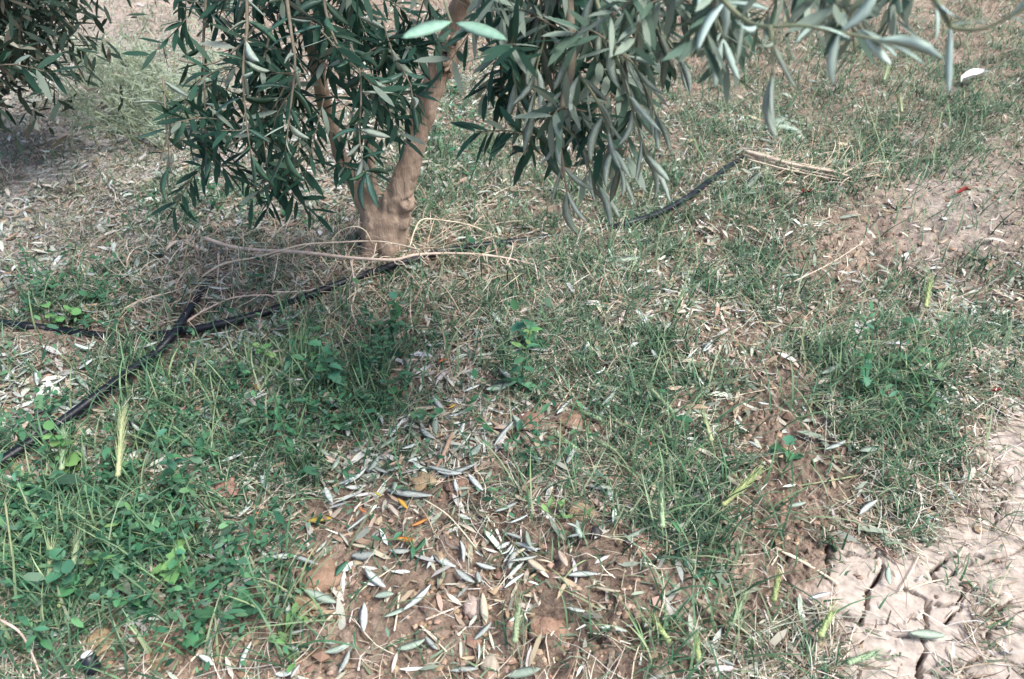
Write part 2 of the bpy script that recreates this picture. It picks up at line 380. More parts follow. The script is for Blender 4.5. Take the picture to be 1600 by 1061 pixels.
def rv(s=1): return Vector((R.gauss(0, s), R.gauss(0, s), R.gauss(0, s)))

# ------------------------------------------------------------------ the olive tree
TB = at_z(600, 396, 0)
tree = empty('olive_tree', (TB.x, TB.y, 0), 'young olive tree with forked pinkish brown trunk and drooping grey-green branches', 'tree')
TY = TB.y
def limb(pts, sides=10):
    path = smooth_path([p for p, r in pts], 5); rs = []
    n = len(pts)
    for i in range(len(path)):
        f = min(i / 5, n - 1.0001); k = int(f); rs.append(pts[k][1] + (pts[k + 1][1] - pts[k][1]) * (f - k))
    return path, rs
def px_r(px, py, Y, r): return (at_y(px, py, Y), r * Y / ray(px, py)[1] / F)
acc = ([], [])
trunk_base = [(Vector((TB.x - .005, TY + .01, -.08)), .060), (Vector((TB.x + .015, TY, .015)), .054), px_r(605, 366, TY, 32), px_r(600, 338, TY, 35), px_r(598, 326, TY, 30)]
right_limb = [px_r(606, 348, TY, 26), px_r(622, 300, TY, 20), px_r(642, 250, TY + .01, 17), px_r(657, 195, TY + .03, 17), px_r(677, 135, TY + .05, 18), px_r(697, 92, TY + .06, 21), px_r(704, 66, TY + .06, 21), px_r(722, 10, TY + .05, 17), px_r(745, -70, TY, 16), (Vector((.0, TY - .12, 1.05)), .028), (Vector((.14, TY - .3, 1.32)), .02)]
left_limb = [px_r(588, 348, TY, 22), px_r(563, 302, TY, 15), px_r(543, 265, TY - .01, 12), px_r(520, 205, TY - .03, 11), px_r(500, 130, TY - .06, 11), px_r(478, 40, TY - .1, 13), (Vector((-.50, TY - .16, .95)), .024), (Vector((-.62, TY - .22, 1.3)), .018)]
stub = [px_r(588, 305, TY - .02, 9), px_r(580, 262, TY - .03, 7), px_r(576, 235, TY - .03, 6), px_r(581, 206, TY - .03, 5)]
for pts in (trunk_base, right_limb, left_limb, stub):
    path, rs = limb(pts); tube(acc, path, rs, 12)
for a, r in ((0.3, .026), (2.6, .03), (4.2, .026), (5.1, .026)):   # root flare
    d = Vector((math.cos(a), math.sin(a), 0))
    tube(acc, smooth_path([Vector((TB.x, TY, .10)) + d * .03, Vector((TB.x, TY, .03)) + d * .058, Vector((TB.x, TY, -.03)) + d * .085], 4), (r, r * .6), 10)
for px, py, r in ((690, 108, 14), (704, 68, 13), (632, 318, 13), (628, 345, 12)):  # pruning knots
    c, rr = px_r(px, py, TY - .005, r); tube(acc, [c + Vector((0, .02, 0)), c + Vector((0.004, -.022, .006)), c + Vector((.005, -.032, .008))], (rr, rr * .95, rr * .7), 10)
tmesh = acc_mesh('trunk', acc, [M['bark']])
tmp = link('trunk', tmesh)
rm = tmp.modifiers.new('r', 'REMESH'); rm.mode = 'VOXEL'; rm.voxel_size = .0055
sm = tmp.modifiers.new('s', 'SMOOTH'); sm.iterations = 6; sm.factor = .5
dg_ = bpy.context.evaluated_depsgraph_get(); tm2 = bpy.data.meshes.new_from_object(tmp.evaluated_get(dg_))
bpy.data.objects.remove(tmp); tm2.name = 'trunk'
holes = [px_r(705, 66, TY - .03, 6), px_r(694, 104, TY - .03, 9), px_r(634, 322, TY - .05, 6), px_r(602, 318, TY - .08, 9)]
for v in tm2.vertices:
    c = v.co; n1 = mnoise.noise(Vector((c.x * 14, c.y * 14, c.z * 5))); n2 = mnoise.noise(Vector((c.x * 55, c.y * 55, c.z * 16))); n3 = mnoise.noise(c * 120)
    off = n1 * .008 + n2 * .006 + n3 * .002
    for hc, hr in holes:
        d = ((c.x - hc.x) ** 2 + (c.z - hc.z) ** 2) ** .5
        if d < hr * 2.5 and c.y < hc.y + .05: off -= .012 * math.exp(-(d / hr) ** 2) - .004 * math.exp(-((d - hr * 1.5) / hr / .5) ** 2)
    v.co = c + v.normal * off
tm2.materials.clear(); tm2.materials.append(M['bark']); tm2.polygons.foreach_set('use_smooth', [True] * len(tm2.polygons)); tm2.update()
child('trunk', tm2, tree)

leaf_count = [0]
mass = {'V': [], 'Q': [], 'C': []}
def mass_leaf(base, d, n, L, top):
    y = d.normalized(); z = (n - y * n.dot(y)); z = z.normalized() if z.length > 1e-5 else y.orthogonal().normalized(); x = y.cross(z)
    w = L * .095 * R.uniform(.85, 1.2); b = len(mass['V']); cu = R.uniform(-.05, .2) * L
    mass['V'].append(base)
    for t, q in ((.2, .7), (.48, 1), (.78, .72)): c = base + y * L * t - z * cu * t * t; mass['V'] += [c - x * w * q + z * w * .15, c + x * w * q + z * w * .15]
    mass['V'].append(base + y * L - z * cu)
    mass['Q'] += [(b, b + 2, b + 1), (b + 1, b + 2, b + 4), (b + 1, b + 4, b + 3), (b + 3, b + 4, b + 6), (b + 3, b + 6, b + 5), (b + 5, b + 6, b + 7)]
    k = R.uniform(.7, 1.35)
    mass['C'] += [tuple(c * k for c in top)] * 8
def shoot(pts, key, Lr, step, r0, r1, single=True, flip=0.0, bark='twig', spread=(35, 65), droop=.35, parent=None, skip=0.0, tipleaf=True, name='branch'):
    path = smooth_path(pts, 6)
    tot = sum((b - a).length for a, b in zip(path[:-1], path[1:]))
    a = ([], []); tube(a, path, (r0, r1), 6, .12)
    br = child(name, acc_mesh(name, a, [M[bark]]), parent or tree)
    acc_d = 0; nxt = skip * tot; node = R.uniform(0, 3)
    for i in range(len(path) - 1):
        seg = path[i + 1] - path[i]; sl = seg.length; t = seg.normalized()
        while nxt < acc_d + sl:
            p = path[i] + seg * ((nxt - acc_d) / sl); node += 1.57 + R.uniform(-.35, .35)
            s = t.orthogonal().normalized(); s = Matrix.Rotation(node, 3, t) @ s
            for sg in (1, -1):
                if R.random() < .08: continue
                ang = math.radians(R.uniform(*spread)); d = t * math.cos(ang) + s * (sg * math.sin(ang)) + Vector((0, 0, -droop)) * R.uniform(.3, 1.3) + rv(.10)
                L = R.uniform(*Lr) * (.8 + .2 * min(1, (tot - nxt) / tot * 3))
                n = s * (-sg) * .4 + Vector((R.uniform(-.7, .7), -.25, .9)) + rv(.35)
                if R.random() < flip: n = -n
                if single and leaf_count[0] < 296:
                    o = link('leaf', R.choice(LM[key]), br); o.matrix_parent_inverse = br.matrix_parent_inverse.copy()
                    o.matrix_basis = Matrix.Identity(4)
                    # branch data are in world coordinates under the tree: same frame for its leaves
                    o.matrix_parent_inverse = Matrix.Identity(4); o.matrix_basis = frame(p, d, n, L, R.uniform(.8, 1.15)); leaf_count[0] += 1
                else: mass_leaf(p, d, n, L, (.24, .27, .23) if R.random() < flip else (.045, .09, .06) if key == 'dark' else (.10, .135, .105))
            nxt += step * R.uniform(.8, 1.25)
        acc_d += sl
    if tipleaf:
        for _ in range(2):
            t = (path[-1] - path[-3]).normalized() + rv(.25)
            if single and leaf_count[0] < 298:
                o = link('leaf', R.choice(LM[key]), br); o.matrix_parent_inverse = Matrix.Identity(4); o.matrix_basis = frame(path[-1], t, Vector((0, -.5, 1)) * (-1 if R.random() < flip else 1) + rv(.3), R.uniform(*Lr)); leaf_count[0] += 1
    return br
def pd(L): return [at_depth(a, b, c) for a, b, c in L]
# right-hand silvery sprays hanging in front of the grass
S = []
S.append((pd([(884, -60, .95), (889, 0, .95), (892, 60, .94), (892, 112, .93), (884, 140, .93), (876, 185, .93), (872, 212, .93), (880, 262, .94), (886, 300, .95)]), 'grey', (.05, .062), .055, .0085, .0012, .9, .25))
S.append((pd([(920, -40, .90), (938, 20, .90), (956, 60, .9), (970, 110, .9), (985, 160, .9), (1000, 210, .91), (1012, 250, .92)]), 'grey', (.050, .066), .019, .0028, .001, .75, .1))
S.append((pd([(905, 118, .93), (925, 145, .92), (943, 180, .92), (955, 220, .92), (968, 262, .93)]), 'grey', (.045, .060), .021, .002, .001, .75, .0))
S.append((pd([(960, 70, .92), (990, 100, .91), (1010, 140, .91), (1025, 180, .91)]), 'grey', (.045, .06), .022, .0016, .001, .6, .0))
S.append((pd([(846, -40, .98), (845, 30, .98), (850, 60, .98), (838, 110, .98), (835, 170, .99)]), 'grey', (.05, .062), .024, .002, .001, .45, .1))
S.append((pd([(795, -40, 1.05), (800, 50, 1.05), (803, 110, 1.05), (815, 180, 1.06), (850, 215, 1.06)]), 'dark', (.055, .07), .03, .003, .001, .3, .05))
S.append((pd([(870, 190, 1.0), (905, 220, 1.0), (920, 260, 1.0), (935, 290, 1.0)]), 'grey', (.05, .06), .026, .0018, .001, .4, .0))
S.append((pd([(990, -40, .95), (1010, 20, .95), (1040, 60, .95), (1060, 90, .95)]), 'grey', (.05, .062), .026, .002, .001, .4, .0))
S.append((pd([(930, -50, 1.02), (935, 10, 1.02), (945, 60, 1.02), (940, 110, 1.02)]), 'dark', (.05, .065), .026, .002, .001, .3, .0))
for p, k, Lr, st, r0, r1, fl, sk in S: shoot(p, k, Lr, st, r0, r1, True, fl, 'twiggreen' if r0 < .004 else 'twig', (18, 50), .55, None, sk)
# near sprays across the top right, out of focus
for p, k, st, sk in [([(1090, -60, .62), (1130, 0, .60), (1170, 35, .58), (1206, 42, .56), (1250, 40, .55), (1320, 52, .54), (1372, 62, .53)], 'pale', .030, .15),
                     ([(1204, 42, .56), (1207, 80, .56), (1208, 118, .56)], 'grey', .05, .3),
                     ([(1430, -50, .52), (1462, 0, .51), (1478, 30, .5), (1492, 44, .5), (1535, 45, .49), (1580, 25, .48), (1640, -5, .47)], 'pale', .042, .25),
                     ([(1290, -40, .6), (1310, 10, .58), (1345, 45, .57)], 'pale', .04, .2), ([(1110, -40, .7), (1115, 10, .7), (1130, 60, .7)], 'pale', .035, .1)]:
    shoot(pd(p), k, (.034, .048), st * .75, .0022, .0010, True, .5, 'twiggreen', (40, 75), .12, None, sk)
# young twin leaf above the trunk
tw = shoot(pd([(686, -80, .82), (690, -20, .80), (700, 20, .78), (706, 36, .77)]), 'fresh', (.03, .035), 1, .0016, .001, True, 0, 'twiggreen', skip=2, tipleaf=False)
for a, b, up in (((704, 34), (626, 56), .2), ((712, 36), (792, 58), .2)):
    p, q = at_depth(*a, .77), at_depth(*b, .75)
    o = link('leaf', LM['fresh'][0], tw); o.matrix_parent_inverse = Matrix.Identity(4); o.matrix_basis = frame(p, q - p, Vector((0, -.5, .9)), (q - p).length, 1.45 if a[0] == 704 else 1.3); leaf_count[0] += 1
# left-hand dark sprays
S = [[(384, -60, 1.2), (386, 40, 1.2), (380, 110, 1.2), (384, 180, 1.21), (392, 240, 1.22)], [(440, -60, 1.15), (455, 50, 1.14), (461, 100, 1.13), (455, 160, 1.13), (446, 235, 1.14)],
     [(325, -40, 1.35), (318, 60, 1.35), (320, 150, 1.35), (322, 235, 1.36)], [(500, -60, 1.25), (512, 30, 1.24), (540, 90, 1.24), (575, 120, 1.25)], [(255, 120, 1.3), (258, 170, 1.28), (262, 215, 1.27), (264, 262, 1.27)],
     [(548, 70, 1.2), (562, 110, 1.19), (564, 160, 1.19), (562, 220, 1.18), (572, 270, 1.18)], [(600, 40, 1.3), (615, 85, 1.28), (640, 130, 1.27), (645, 165, 1.27)], [(420, 60, 1.3), (405, 130, 1.29), (410, 200, 1.29), (418, 262, 1.3)],
     [(450, 120, 1.3), (430, 165, 1.3), (395, 205, 1.3), (350, 232, 1.31)], [(400, 40, 1.25), (370, 75, 1.24), (330, 100, 1.24), (280, 95, 1.24)], [(330, 130, 1.4), (295, 160, 1.4), (265, 205, 1.4), (250, 250, 1.41)]]
for i, p in enumerate(S): shoot(pd(p), 'dark', (.045, .062), .028 if i < 4 else .024, .0032 if i < 4 else .002, .001, True, .22, 'twig', (45, 95), .12, None, .2 if i < 4 else .05)
# denser inner foliage, joined
twigs = ([], [])
def volume(n, cx, cy, sx, sy, dep, sd, key, flip, Lr=(.042, .062)):
    for _ in range(max(2, n // 4)):
        p0 = at_depth(R.gauss(cx, sx), R.gauss(cy, sy) - 30, R.gauss(dep, sd)); d0 = Vector((R.uniform(-1, 1), R.uniform(-.7, .6), R.uniform(-.8, .45))).normalized(); l = R.uniform(.06, .13) * dep / 1.2
        path = smooth_path([p0, p0 + d0 * l * .5 + rv(.008), p0 + d0 * l + Vector((0, 0, -.2 * l))], 5); tube(twigs, path, (.0014, .0007), 4)
        a0 = R.uniform(0, 6)
        for i, p in enumerate(path[1:]):
            t = (path[min(i + 2, len(path) - 1)] - path[i]).normalized(); s = Matrix.Rotation(a0 + i * 1.6, 3, t) @ t.orthogonal().normalized()
            for sg in (1, -1):
                if R.random() < .1: continue
                d = t * R.uniform(.35, .9) + s * sg * R.uniform(.6, 1) + Vector((0, 0, -.15)) + rv(.1)
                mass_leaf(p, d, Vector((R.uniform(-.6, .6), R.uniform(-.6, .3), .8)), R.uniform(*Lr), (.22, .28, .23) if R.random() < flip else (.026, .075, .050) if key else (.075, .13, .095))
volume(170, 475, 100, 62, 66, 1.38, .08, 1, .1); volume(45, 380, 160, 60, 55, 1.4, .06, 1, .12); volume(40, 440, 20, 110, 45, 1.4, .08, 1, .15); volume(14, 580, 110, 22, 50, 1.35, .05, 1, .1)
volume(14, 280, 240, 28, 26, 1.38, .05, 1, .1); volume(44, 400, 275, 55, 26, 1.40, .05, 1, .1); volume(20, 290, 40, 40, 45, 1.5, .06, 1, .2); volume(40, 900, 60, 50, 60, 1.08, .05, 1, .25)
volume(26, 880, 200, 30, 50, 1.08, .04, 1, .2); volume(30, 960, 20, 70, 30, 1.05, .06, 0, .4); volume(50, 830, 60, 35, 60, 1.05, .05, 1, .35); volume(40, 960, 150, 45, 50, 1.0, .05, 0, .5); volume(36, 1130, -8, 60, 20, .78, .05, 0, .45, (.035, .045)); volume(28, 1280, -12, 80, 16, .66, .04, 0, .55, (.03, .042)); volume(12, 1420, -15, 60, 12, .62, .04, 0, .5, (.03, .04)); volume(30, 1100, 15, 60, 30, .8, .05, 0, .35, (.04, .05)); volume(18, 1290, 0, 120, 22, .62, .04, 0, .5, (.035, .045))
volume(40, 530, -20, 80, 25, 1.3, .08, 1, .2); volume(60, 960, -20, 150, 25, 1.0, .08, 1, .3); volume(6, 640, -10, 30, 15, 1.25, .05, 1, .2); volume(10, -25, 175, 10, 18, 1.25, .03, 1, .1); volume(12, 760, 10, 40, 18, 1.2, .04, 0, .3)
shoot(pd([(-120, 120, 1.3), (-85, 160, 1.28), (-62, 195, 1.27), (-52, 225, 1.26)]), 'dark', (.05, .06), .03, .003, .001, False, .1)
# branches up in the crown that carry the sprays, and the crown above the frame
def conn(a, pts, r0, r1): 
    q = ([], []); tube(q, smooth_path([a] + pts, 6), (r0, r1), 7, .08); child('branch', acc_mesh('branch', q, [M['twig']]), tree)
RT, LT = Vector((.14, TY - .3, 1.32)), Vector((-.62, TY - .22, 1.3))
RM, LMid = Vector((.0, TY - .12, 1.05)), Vector((-.50, TY - .16, .95))
conn(RT, [Vector((.2, 1.0, 1.38)), Vector((.13, .9, 1.1)), at_depth(884, -60, .95)], .016, .0085)
conn(RM, [Vector((.08, 1.25, 1.12)), Vector((.10, 1.02, 1.0)), at_depth(930, -50, 1.02)], .012, .003)
conn(RT, [Vector((.35, .95, 1.34)), Vector((.3, .66, 1.1)), at_depth(1090, -60, .62)], .012, .0025)
conn(RT, [Vector((.42, .9, 1.36)), Vector((.45, .6, 1.12)), at_depth(1430, -50, .52)], .012, .0025)
conn(RM, [Vector((-.02, 1.1, 1.1)), at_depth(686, -80, .82)], .01, .002)
conn(LMid, [Vector((-.46, 1.35, 1.0)), at_depth(384, -60, 1.2)], .011, .0032)
conn(LMid, [Vector((-.42, 1.3, 1.0)), at_depth(440, -60, 1.15)], .011, .0032)
conn(LMid, [Vector((-.37, 1.4, .98)), at_depth(500, -60, 1.25)], .011, .0032)
conn(LMid, [Vector((-.62, 1.5, .98)), at_depth(325, -40, 1.35)], .011, .0032)
conn(LT, [Vector((-.9, 1.45, 1.3)), Vector((-1.05, 1.35, 1.0)), at_depth(-60, 120, 1.3)], .012, .003)
for k in range(16):
    a = 2 * math.pi * k / 16 + R.uniform(-.2, .2); b = RT if k % 2 else LT; l = R.uniform(.5, .95)
    conn(b, [b + Vector((math.cos(a) * l * .5, math.sin(a) * l * .45, .35)), b + Vector((math.cos(a) * l, math.sin(a) * l * .8, R.uniform(.2, .65)))], .012, .003)
for _ in range(2600):
    a = R.uniform(0, 6.283); rr = R.random() ** .45 * 1.15; z = R.uniform(1.12, 2.4); rr *= math.sin(min(1, (2.55 - z) / 1.0) * 1.57)
    p = Vector((-.25 + math.cos(a) * rr, TY - .1 + math.sin(a) * rr, z))
    if (p - Vector((0, 0, CAM_H))).length < .75: continue
    q = p - Vector((0, 0, CAM_H)); dep = q.y * CP - q.z * SP
    if dep > 0 and (530.5 - F * (q.y * SP + q.z * CP) / dep) > -140: continue
    if mnoise.noise(p * 3.1) < -.12: continue
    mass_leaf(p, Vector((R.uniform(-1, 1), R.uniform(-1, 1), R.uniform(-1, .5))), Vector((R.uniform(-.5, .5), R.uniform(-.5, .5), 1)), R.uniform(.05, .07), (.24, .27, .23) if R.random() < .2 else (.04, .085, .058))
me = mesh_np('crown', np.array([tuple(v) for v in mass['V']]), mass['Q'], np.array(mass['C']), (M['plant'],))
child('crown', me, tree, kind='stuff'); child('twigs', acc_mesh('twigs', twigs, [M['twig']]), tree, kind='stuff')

# second olive, only its low outer foliage reaches into the top left corner
t2b = Vector((-2.9, 3.9, 0))
tree2 = empty('olive_tree', t2b, 'neighbouring olive tree whose dark foliage reaches into the top left corner', 'tree')
acc = ([], []); 
for pts in ([(t2b + Vector((0, 0, -.05)), .09), (t2b + Vector((.02, 0, .4)), .07), (t2b + Vector((.2, -.2, 1.0)), .05), (t2b + Vector((.35, -.4, 1.6)), .03)], [(t2b + Vector((0, 0, .3)), .06), (t2b + Vector((-.2, .1, .9)), .045), (t2b + Vector((-.4, .2, 1.6)), .03)]):
    path, rs = limb(pts); tube(acc, path, rs, 10, .04)
child('trunk', acc_mesh('trunk', acc, [M['bark']]), tree2)
for _ in range(5):
    e = at_depth(R.uniform(-40, 90), R.uniform(-20, 120), R.uniform(2.0, 2.2)); s_ = t2b + Vector((.2, -.2, 1.0))
    acc = ([], []); tube(acc, smooth_path([s_, s_.lerp(e, .5) + Vector((0, 0, .15)), e], 6), (.014, .003), 6); child('branch', acc_mesh('branch', acc, [M['twig']]), tree2)
mass = {'V': [], 'Q': [], 'C': []}
for _ in range(2400):
    p = at_depth(R.gauss(0, 75), R.gauss(15, 75), R.gauss(2.1, .12))
    if p.z < .12: continue
    c = R.random(); mass_leaf(p, Vector((R.uniform(-1, 1), R.uniform(-1, 1), R.uniform(-1, .3))), Vector((R.uniform(-.6, .6), R.uniform(-.6, .6), 1)), R.uniform(.05, .07), (.36, .36, .28) if c < .06 else (.07, .065, .045) if c < .3 else (.03, .055, .038))
for _ in range(1600):
    a = R.uniform(0, 6.283); rr = R.random() ** .4 * 1.1; p = t2b + Vector((.1 + math.cos(a) * rr, math.sin(a) * rr, R.uniform(.9, 2.4)))
    mass_leaf(p, Vector((R.uniform(-1, 1), R.uniform(-1, 1), R.uniform(-1, .5))), Vector((R.uniform(-.5, .5), R.uniform(-.5, .5), 1)), R.uniform(.05, .07), (.05, .075, .05))
child('crown', mesh_np('crown', np.array([tuple(v) for v in mass['V']]), mass['Q'], np.array(mass['C']), (M['plant'],)), tree2, kind='stuff')

# ------------------------------------------------------------------ irrigation hoses
def hose(pts, label, r=.0092):
    P = [G(a, b, r * (.7 + c)) for a, b, c in pts]; path = smooth_path(P, 8)
    acc = ([], []); tube(acc, path, (r, r), 12)
    o = empty('irrigation_hose', P[len(P) // 2], label, 'hose', 'black irrigation hoses'); child('pipe', acc_mesh('pipe', acc, [M['hose']]), o); return o, path
h1, p1 = hose([(-420, 470, .3), (-200, 490, .3), (-60, 500, .3), (30, 508, .2), (75, 514, -.3), (125, 520, -.9), (170, 526, -.3), (200, 528, .2), (275, 520, .8), (350, 505, 1.4), (430, 483, 1.4), (500, 455, 1.4), (560, 433, 1.2), (620, 413, 1.0), (700, 392, .8), (800, 378, .7), (845, 372, -.9), (890, 366, -1.6), (945, 358, -.9), (985, 348, 1.3), (1030, 333, 1.3), (1075, 308, .9), (1110, 282, 0), (1140, 260, -.2), (1165, 246, -1.2), (1230, 215, -2.5), (1300, 180, -3.5)], 'long black irrigation hose running past the foot of the olive trunk')
h2, p2 = hose([(330, 436, -.2), (313, 456, .3), (295, 486, 1.6), (272, 520, 3.0), (245, 550, 2.6), (205, 578, 2.4), (165, 608, 2.2), (120, 642, 2.2), (60, 683, 2.2), (0, 722, 2.0), (-90, 775, .3), (-220, 830, .3)], 'short black hose crossing over the long one and leaving at the left edge')

# ------------------------------------------------------------------ scattered ground cover (uncountable)
HOSE = [p for p in p1[::2] + p2[::2] if abs(p.x) < 3]
def sample(n, pad=(-160, 1760, -70, 1150), dens=None):
    n3 = n * 6; px = NR.uniform(pad[0], pad[1], n3); py = NR.uniform(pad[2], pad[3], n3)
    u, v = (px - 800) / F, (py - 530.5) / F; t = CAM_H / (SP + v * CP)
    x, y = u * t, t * (CP - v * SP)
    keep = NR.random(n3) < np.clip(t / 2.6, .2, 1)
    if dens is not None: keep &= NR.random(n3) < dens(px, py, x, y)
    x, y = x[keep][:n], y[keep][:n]
    far = np.ones(len(x), bool)
    for hp in HOSE: far &= np.hypot(x - hp.x, y - hp.y) > .02
    far |= NR.random(len(x)) < .15; x, y = x[far], y[far]
    return x, y
def palette(cols, n, jit=.2):
    c = np.array(cols)[NR.integers(0, len(cols), n)]
    return c * NR.uniform(1 - jit, 1 + jit, (n, 1)) * NR.uniform(.93, 1.07, (n, 3))
def blades(x, y, L, W, th0, th1, curl, col, S=4, z0=None, lying=False, lift=0):
    n = len(x); az = NR.uniform(0, 2 * np.pi, n); dsx = np.zeros((n, S + 1, 3)); tw = np.zeros((n, S + 1))
    px_ = x.copy(); py_ = y.copy(); pz = (height(x, y) if z0 is None else z0) - (0 if lying else .003)
    pos = np.zeros((n, S + 1, 3)); A = np.zeros((n, S + 1))
    cx, cy, cz = px_.copy(), py_.copy(), pz.copy()
    for s in range(S + 1):
        f = s / S; a = az + curl * f; th = th0 + (th1 - th0) * f
        pos[:, s] = np.stack([cx, cy, cz], -1); A[:, s] = a
        cx = cx + np.cos(a) * np.sin(th) * L / S; cy = cy + np.sin(a) * np.sin(th) * L / S; cz = cz + np.cos(th) * L / S
    if lying:
        gh = height(pos[..., 0].ravel(), pos[..., 1].ravel()).reshape(n, S + 1)
        pos[..., 2] = gh + lift + NR.uniform(0, .012, (n, 1)) * np.linspace(0, 1, S + 1) + NR.uniform(.0005, .004, (n, S + 1))
    t = np.linspace(0, 1, S + 1); wp = (1 - t ** 2.2) * .95 + .05 if not lying else np.full(S + 1, 1.0) * (1 - .6 * t)
    wd = np.stack([-np.sin(A), np.cos(A), np.full(A.shape, .25)], -1) * (W[:, None] * wp[None] * .5)[..., None]
    Vv = np.stack([pos - wd, pos + wd], 2)
    i = np.arange(n)[:, None] * (S + 1) * 2 + np.arange(S)[None] * 2
    Qq = np.stack([i, i + 1, i + 3, i + 2], -1).reshape(-1, 4)
    return Vv.reshape(-1, 3), Qq, np.repeat(col, (S + 1) * 2, 0)
def stuff(name, parts, m, label, cat, smooth=True):
    V_, Q_, C_ = [], [], []; b = 0
    for v, q, c in parts: V_.append(v); Q_.append(q + b); C_.append(c); b += len(v)
    o = link(name, mesh_np(name, np.concatenate(V_), np.concatenate(Q_), np.concatenate(C_), (m,), smooth), None, label, cat, None, 'stuff'); return o
# where the photograph is green, where it is littered, where it is bare
GREEN = [(680, 320, 90, 70, .6), (620, 470, 160, 50, .3), (1020, 600, 160, 120, .3), (500, 600, 160, 120, .5), (120, 900, 180, 120, .25), (1000, 440, 230, 110, .55), (1370, 600, 130, 90, .9), (1080, 800, 110, 90, .7), (1450, 120, 280, 120, 1.4), (1250, 180, 220, 130, .9), (1550, 250, 120, 100, .6), (720, 180, 90, 120, .55), (900, 330, 200, 70, .5), (1050, 1000, 90, 70, .55), (150, 820, 220, 170, .5), (450, 620, 200, 110, .7),
         (130, 480, 130, 60, .8), (330, 330, 110, 60, .6), (200, 120, 110, 90, .5), (1480, 500, 160, 150, .22), (1180, 450, 120, 90, .28), (820, 560, 60, 90, .5), (980, 640, 120, 90, .35), (450, 960, 60, 80, .5), (100, 1000, 150, 70, .4), (650, 330, 60, 90, .5), (1420, 760, 80, 70, .5), (1640, 480, 120, 200, .25), (1300, 1030, 60, 40, .3), (560, 440, 120, 60, .35), (250, 560, 90, 60, .35), (850, 760, 60, 60, .4)]
BARE = [(1480, 350, 140, 100, .7), (1310, 430, 80, 60, .5), (1120, 540, 60, 40, .4), (700, 470, 60, 30, .3), (60, 640, 60, 40, .4), (300, 760, 40, 30, .4), (1050, 620, 50, 30, .3), (600, 920, 270, 130, 1.0), (900, 920, 150, 120, .9), (620, 1060, 300, 60, .7), (1000, 1060, 200, 50, .5), (220, 1040, 130, 50, .6), (1150, 900, 90, 80, .6), (760, 690, 60, 40, .4), (1330, 780, 80, 50, .4), (1200, 640, 100, 90, .95), (1230, 770, 100, 60, .85), (880, 660, 70, 45, .6), (1380, 400, 60, 50, .5), (1560, 330, 70, 90, .6), (820, 980, 160, 80, .8), (1480, 310, 90, 70, .6), (1200, 900, 100, 90, .75), (330, 1000, 90, 60, .5), (890, 665, 50, 35, .7), (690, 770, 60, 40, .7), (1330, 330, 60, 60, .4), (550, 560, 60, 40, .2)]
def clump(x, y, f, s, lo, hi): return np.clip((fbm(x, y, f, 3, s) - lo) / (hi - lo), 0, 1)
def d_green(px, py, x, y): return np.clip(blobs(px, py, GREEN) * 1.25 + .20 - .95 * blobs(px, py, BARE), .03, 1) * (.07 + .93 * clump(x, y, 11, 60, .455, .57)) * (1 - mudmask(x, y) * .96)
TUFT = [(1000, 470, 45, 22), (1090, 440, 40, 20), (1180, 400, 40, 20), (1250, 330, 45, 22), (920, 500, 40, 22), (1040, 560, 45, 24), (1130, 610, 35, 22), (980, 720, 40, 26), (1090, 860, 50, 40), (1200, 500, 40, 20), (1280, 470, 45, 22), (1400, 450, 60, 30), (1460, 620, 50, 30), (1380, 700, 50, 30), (880, 420, 45, 20), (760, 480, 40, 22), (640, 460, 35, 20), (1520, 420, 45, 25), (1350, 240, 60, 22), (1500, 180, 60, 25), (700, 230, 30, 40), (900, 860, 25, 18), (1150, 740, 35, 22), (1300, 860, 25, 15)]
def d_straw(px, py, x, y): return np.clip(.66 - .74 * blobs(px, py, BARE) - .5 * blobs(px, py, [(150, 850, 230, 170, 1), (470, 630, 160, 90, .8)]), .04, 1) * (.16 + .84 * clump(x, y, 8, 63, .42, .58)) * (1 - mudmask(x, y) * .94)
x, y = sample(54000, dens=d_green); n = len(x)
gc = palette([(.025, .075, .043), (.04, .115, .064), (.06, .15, .08), (.095, .19, .105), (.19, .27, .165), (.05, .11, .07), (.25, .31, .22)], n, .3)
g1 = blades(x, y, NR.uniform(.016, .058, n), NR.uniform(.0016, .0040, n), NR.uniform(.15, .9, n), NR.uniform(1.1, 2.0, n), NR.uniform(-.9, .9, n), gc, S=3)
x, y = sample(36000, dens=d_green); n = len(x)
g2 = blades(x, y, NR.uniform(.015, .045, n), NR.uniform(.002, .0045, n), NR.uniform(.8, 1.3, n), NR.uniform(1.4, 1.8, n), NR.uniform(-1.5, 1.5, n), palette([(.04, .10, .06), (.075, .15, .09), (.13, .21, .14), (.24, .32, .23), (.33, .37, .30)], n, .3), S=3)
x, y = sample(9000, dens=lambda a, b, c, d: (blobs(a, b, GREEN) * .45 + .6 * blobs(a, b, [(1420, 120, 300, 130, 1), (900, 330, 220, 100, .5), (1370, 600, 90, 70, .8)])) * (1 - mudmask(c, d))); n = len(x)
g3 = blades(x, y, NR.uniform(.07, .15, n), NR.uniform(.002, .004, n), NR.uniform(.2, .9, n), NR.uniform(1.2, 2.2, n), NR.uniform(-.6, .6, n), palette([(.04, .10, .055), (.07, .15, .085), (.12, .20, .11), (.22, .28, .17)], n, .3), S=5)
xx = NR.uniform(-4, 4, 4000); yy = NR.uniform(-2.5, 6.5, 4000); ok = ~((yy > .2) & (yy < 4.4) & (np.abs(xx) < .55 + .65 * yy)); xx, yy = xx[ok], yy[ok]; n = len(xx)
g4 = blades(xx, yy, NR.uniform(.03, .09, n), NR.uniform(.002, .004, n), NR.uniform(.2, .9, n), NR.uniform(1.1, 2.0, n), NR.uniform(-.9, .9, n), palette([(.06, .13, .07), (.12, .19, .10), (.3, .26, .17)], n, .25))
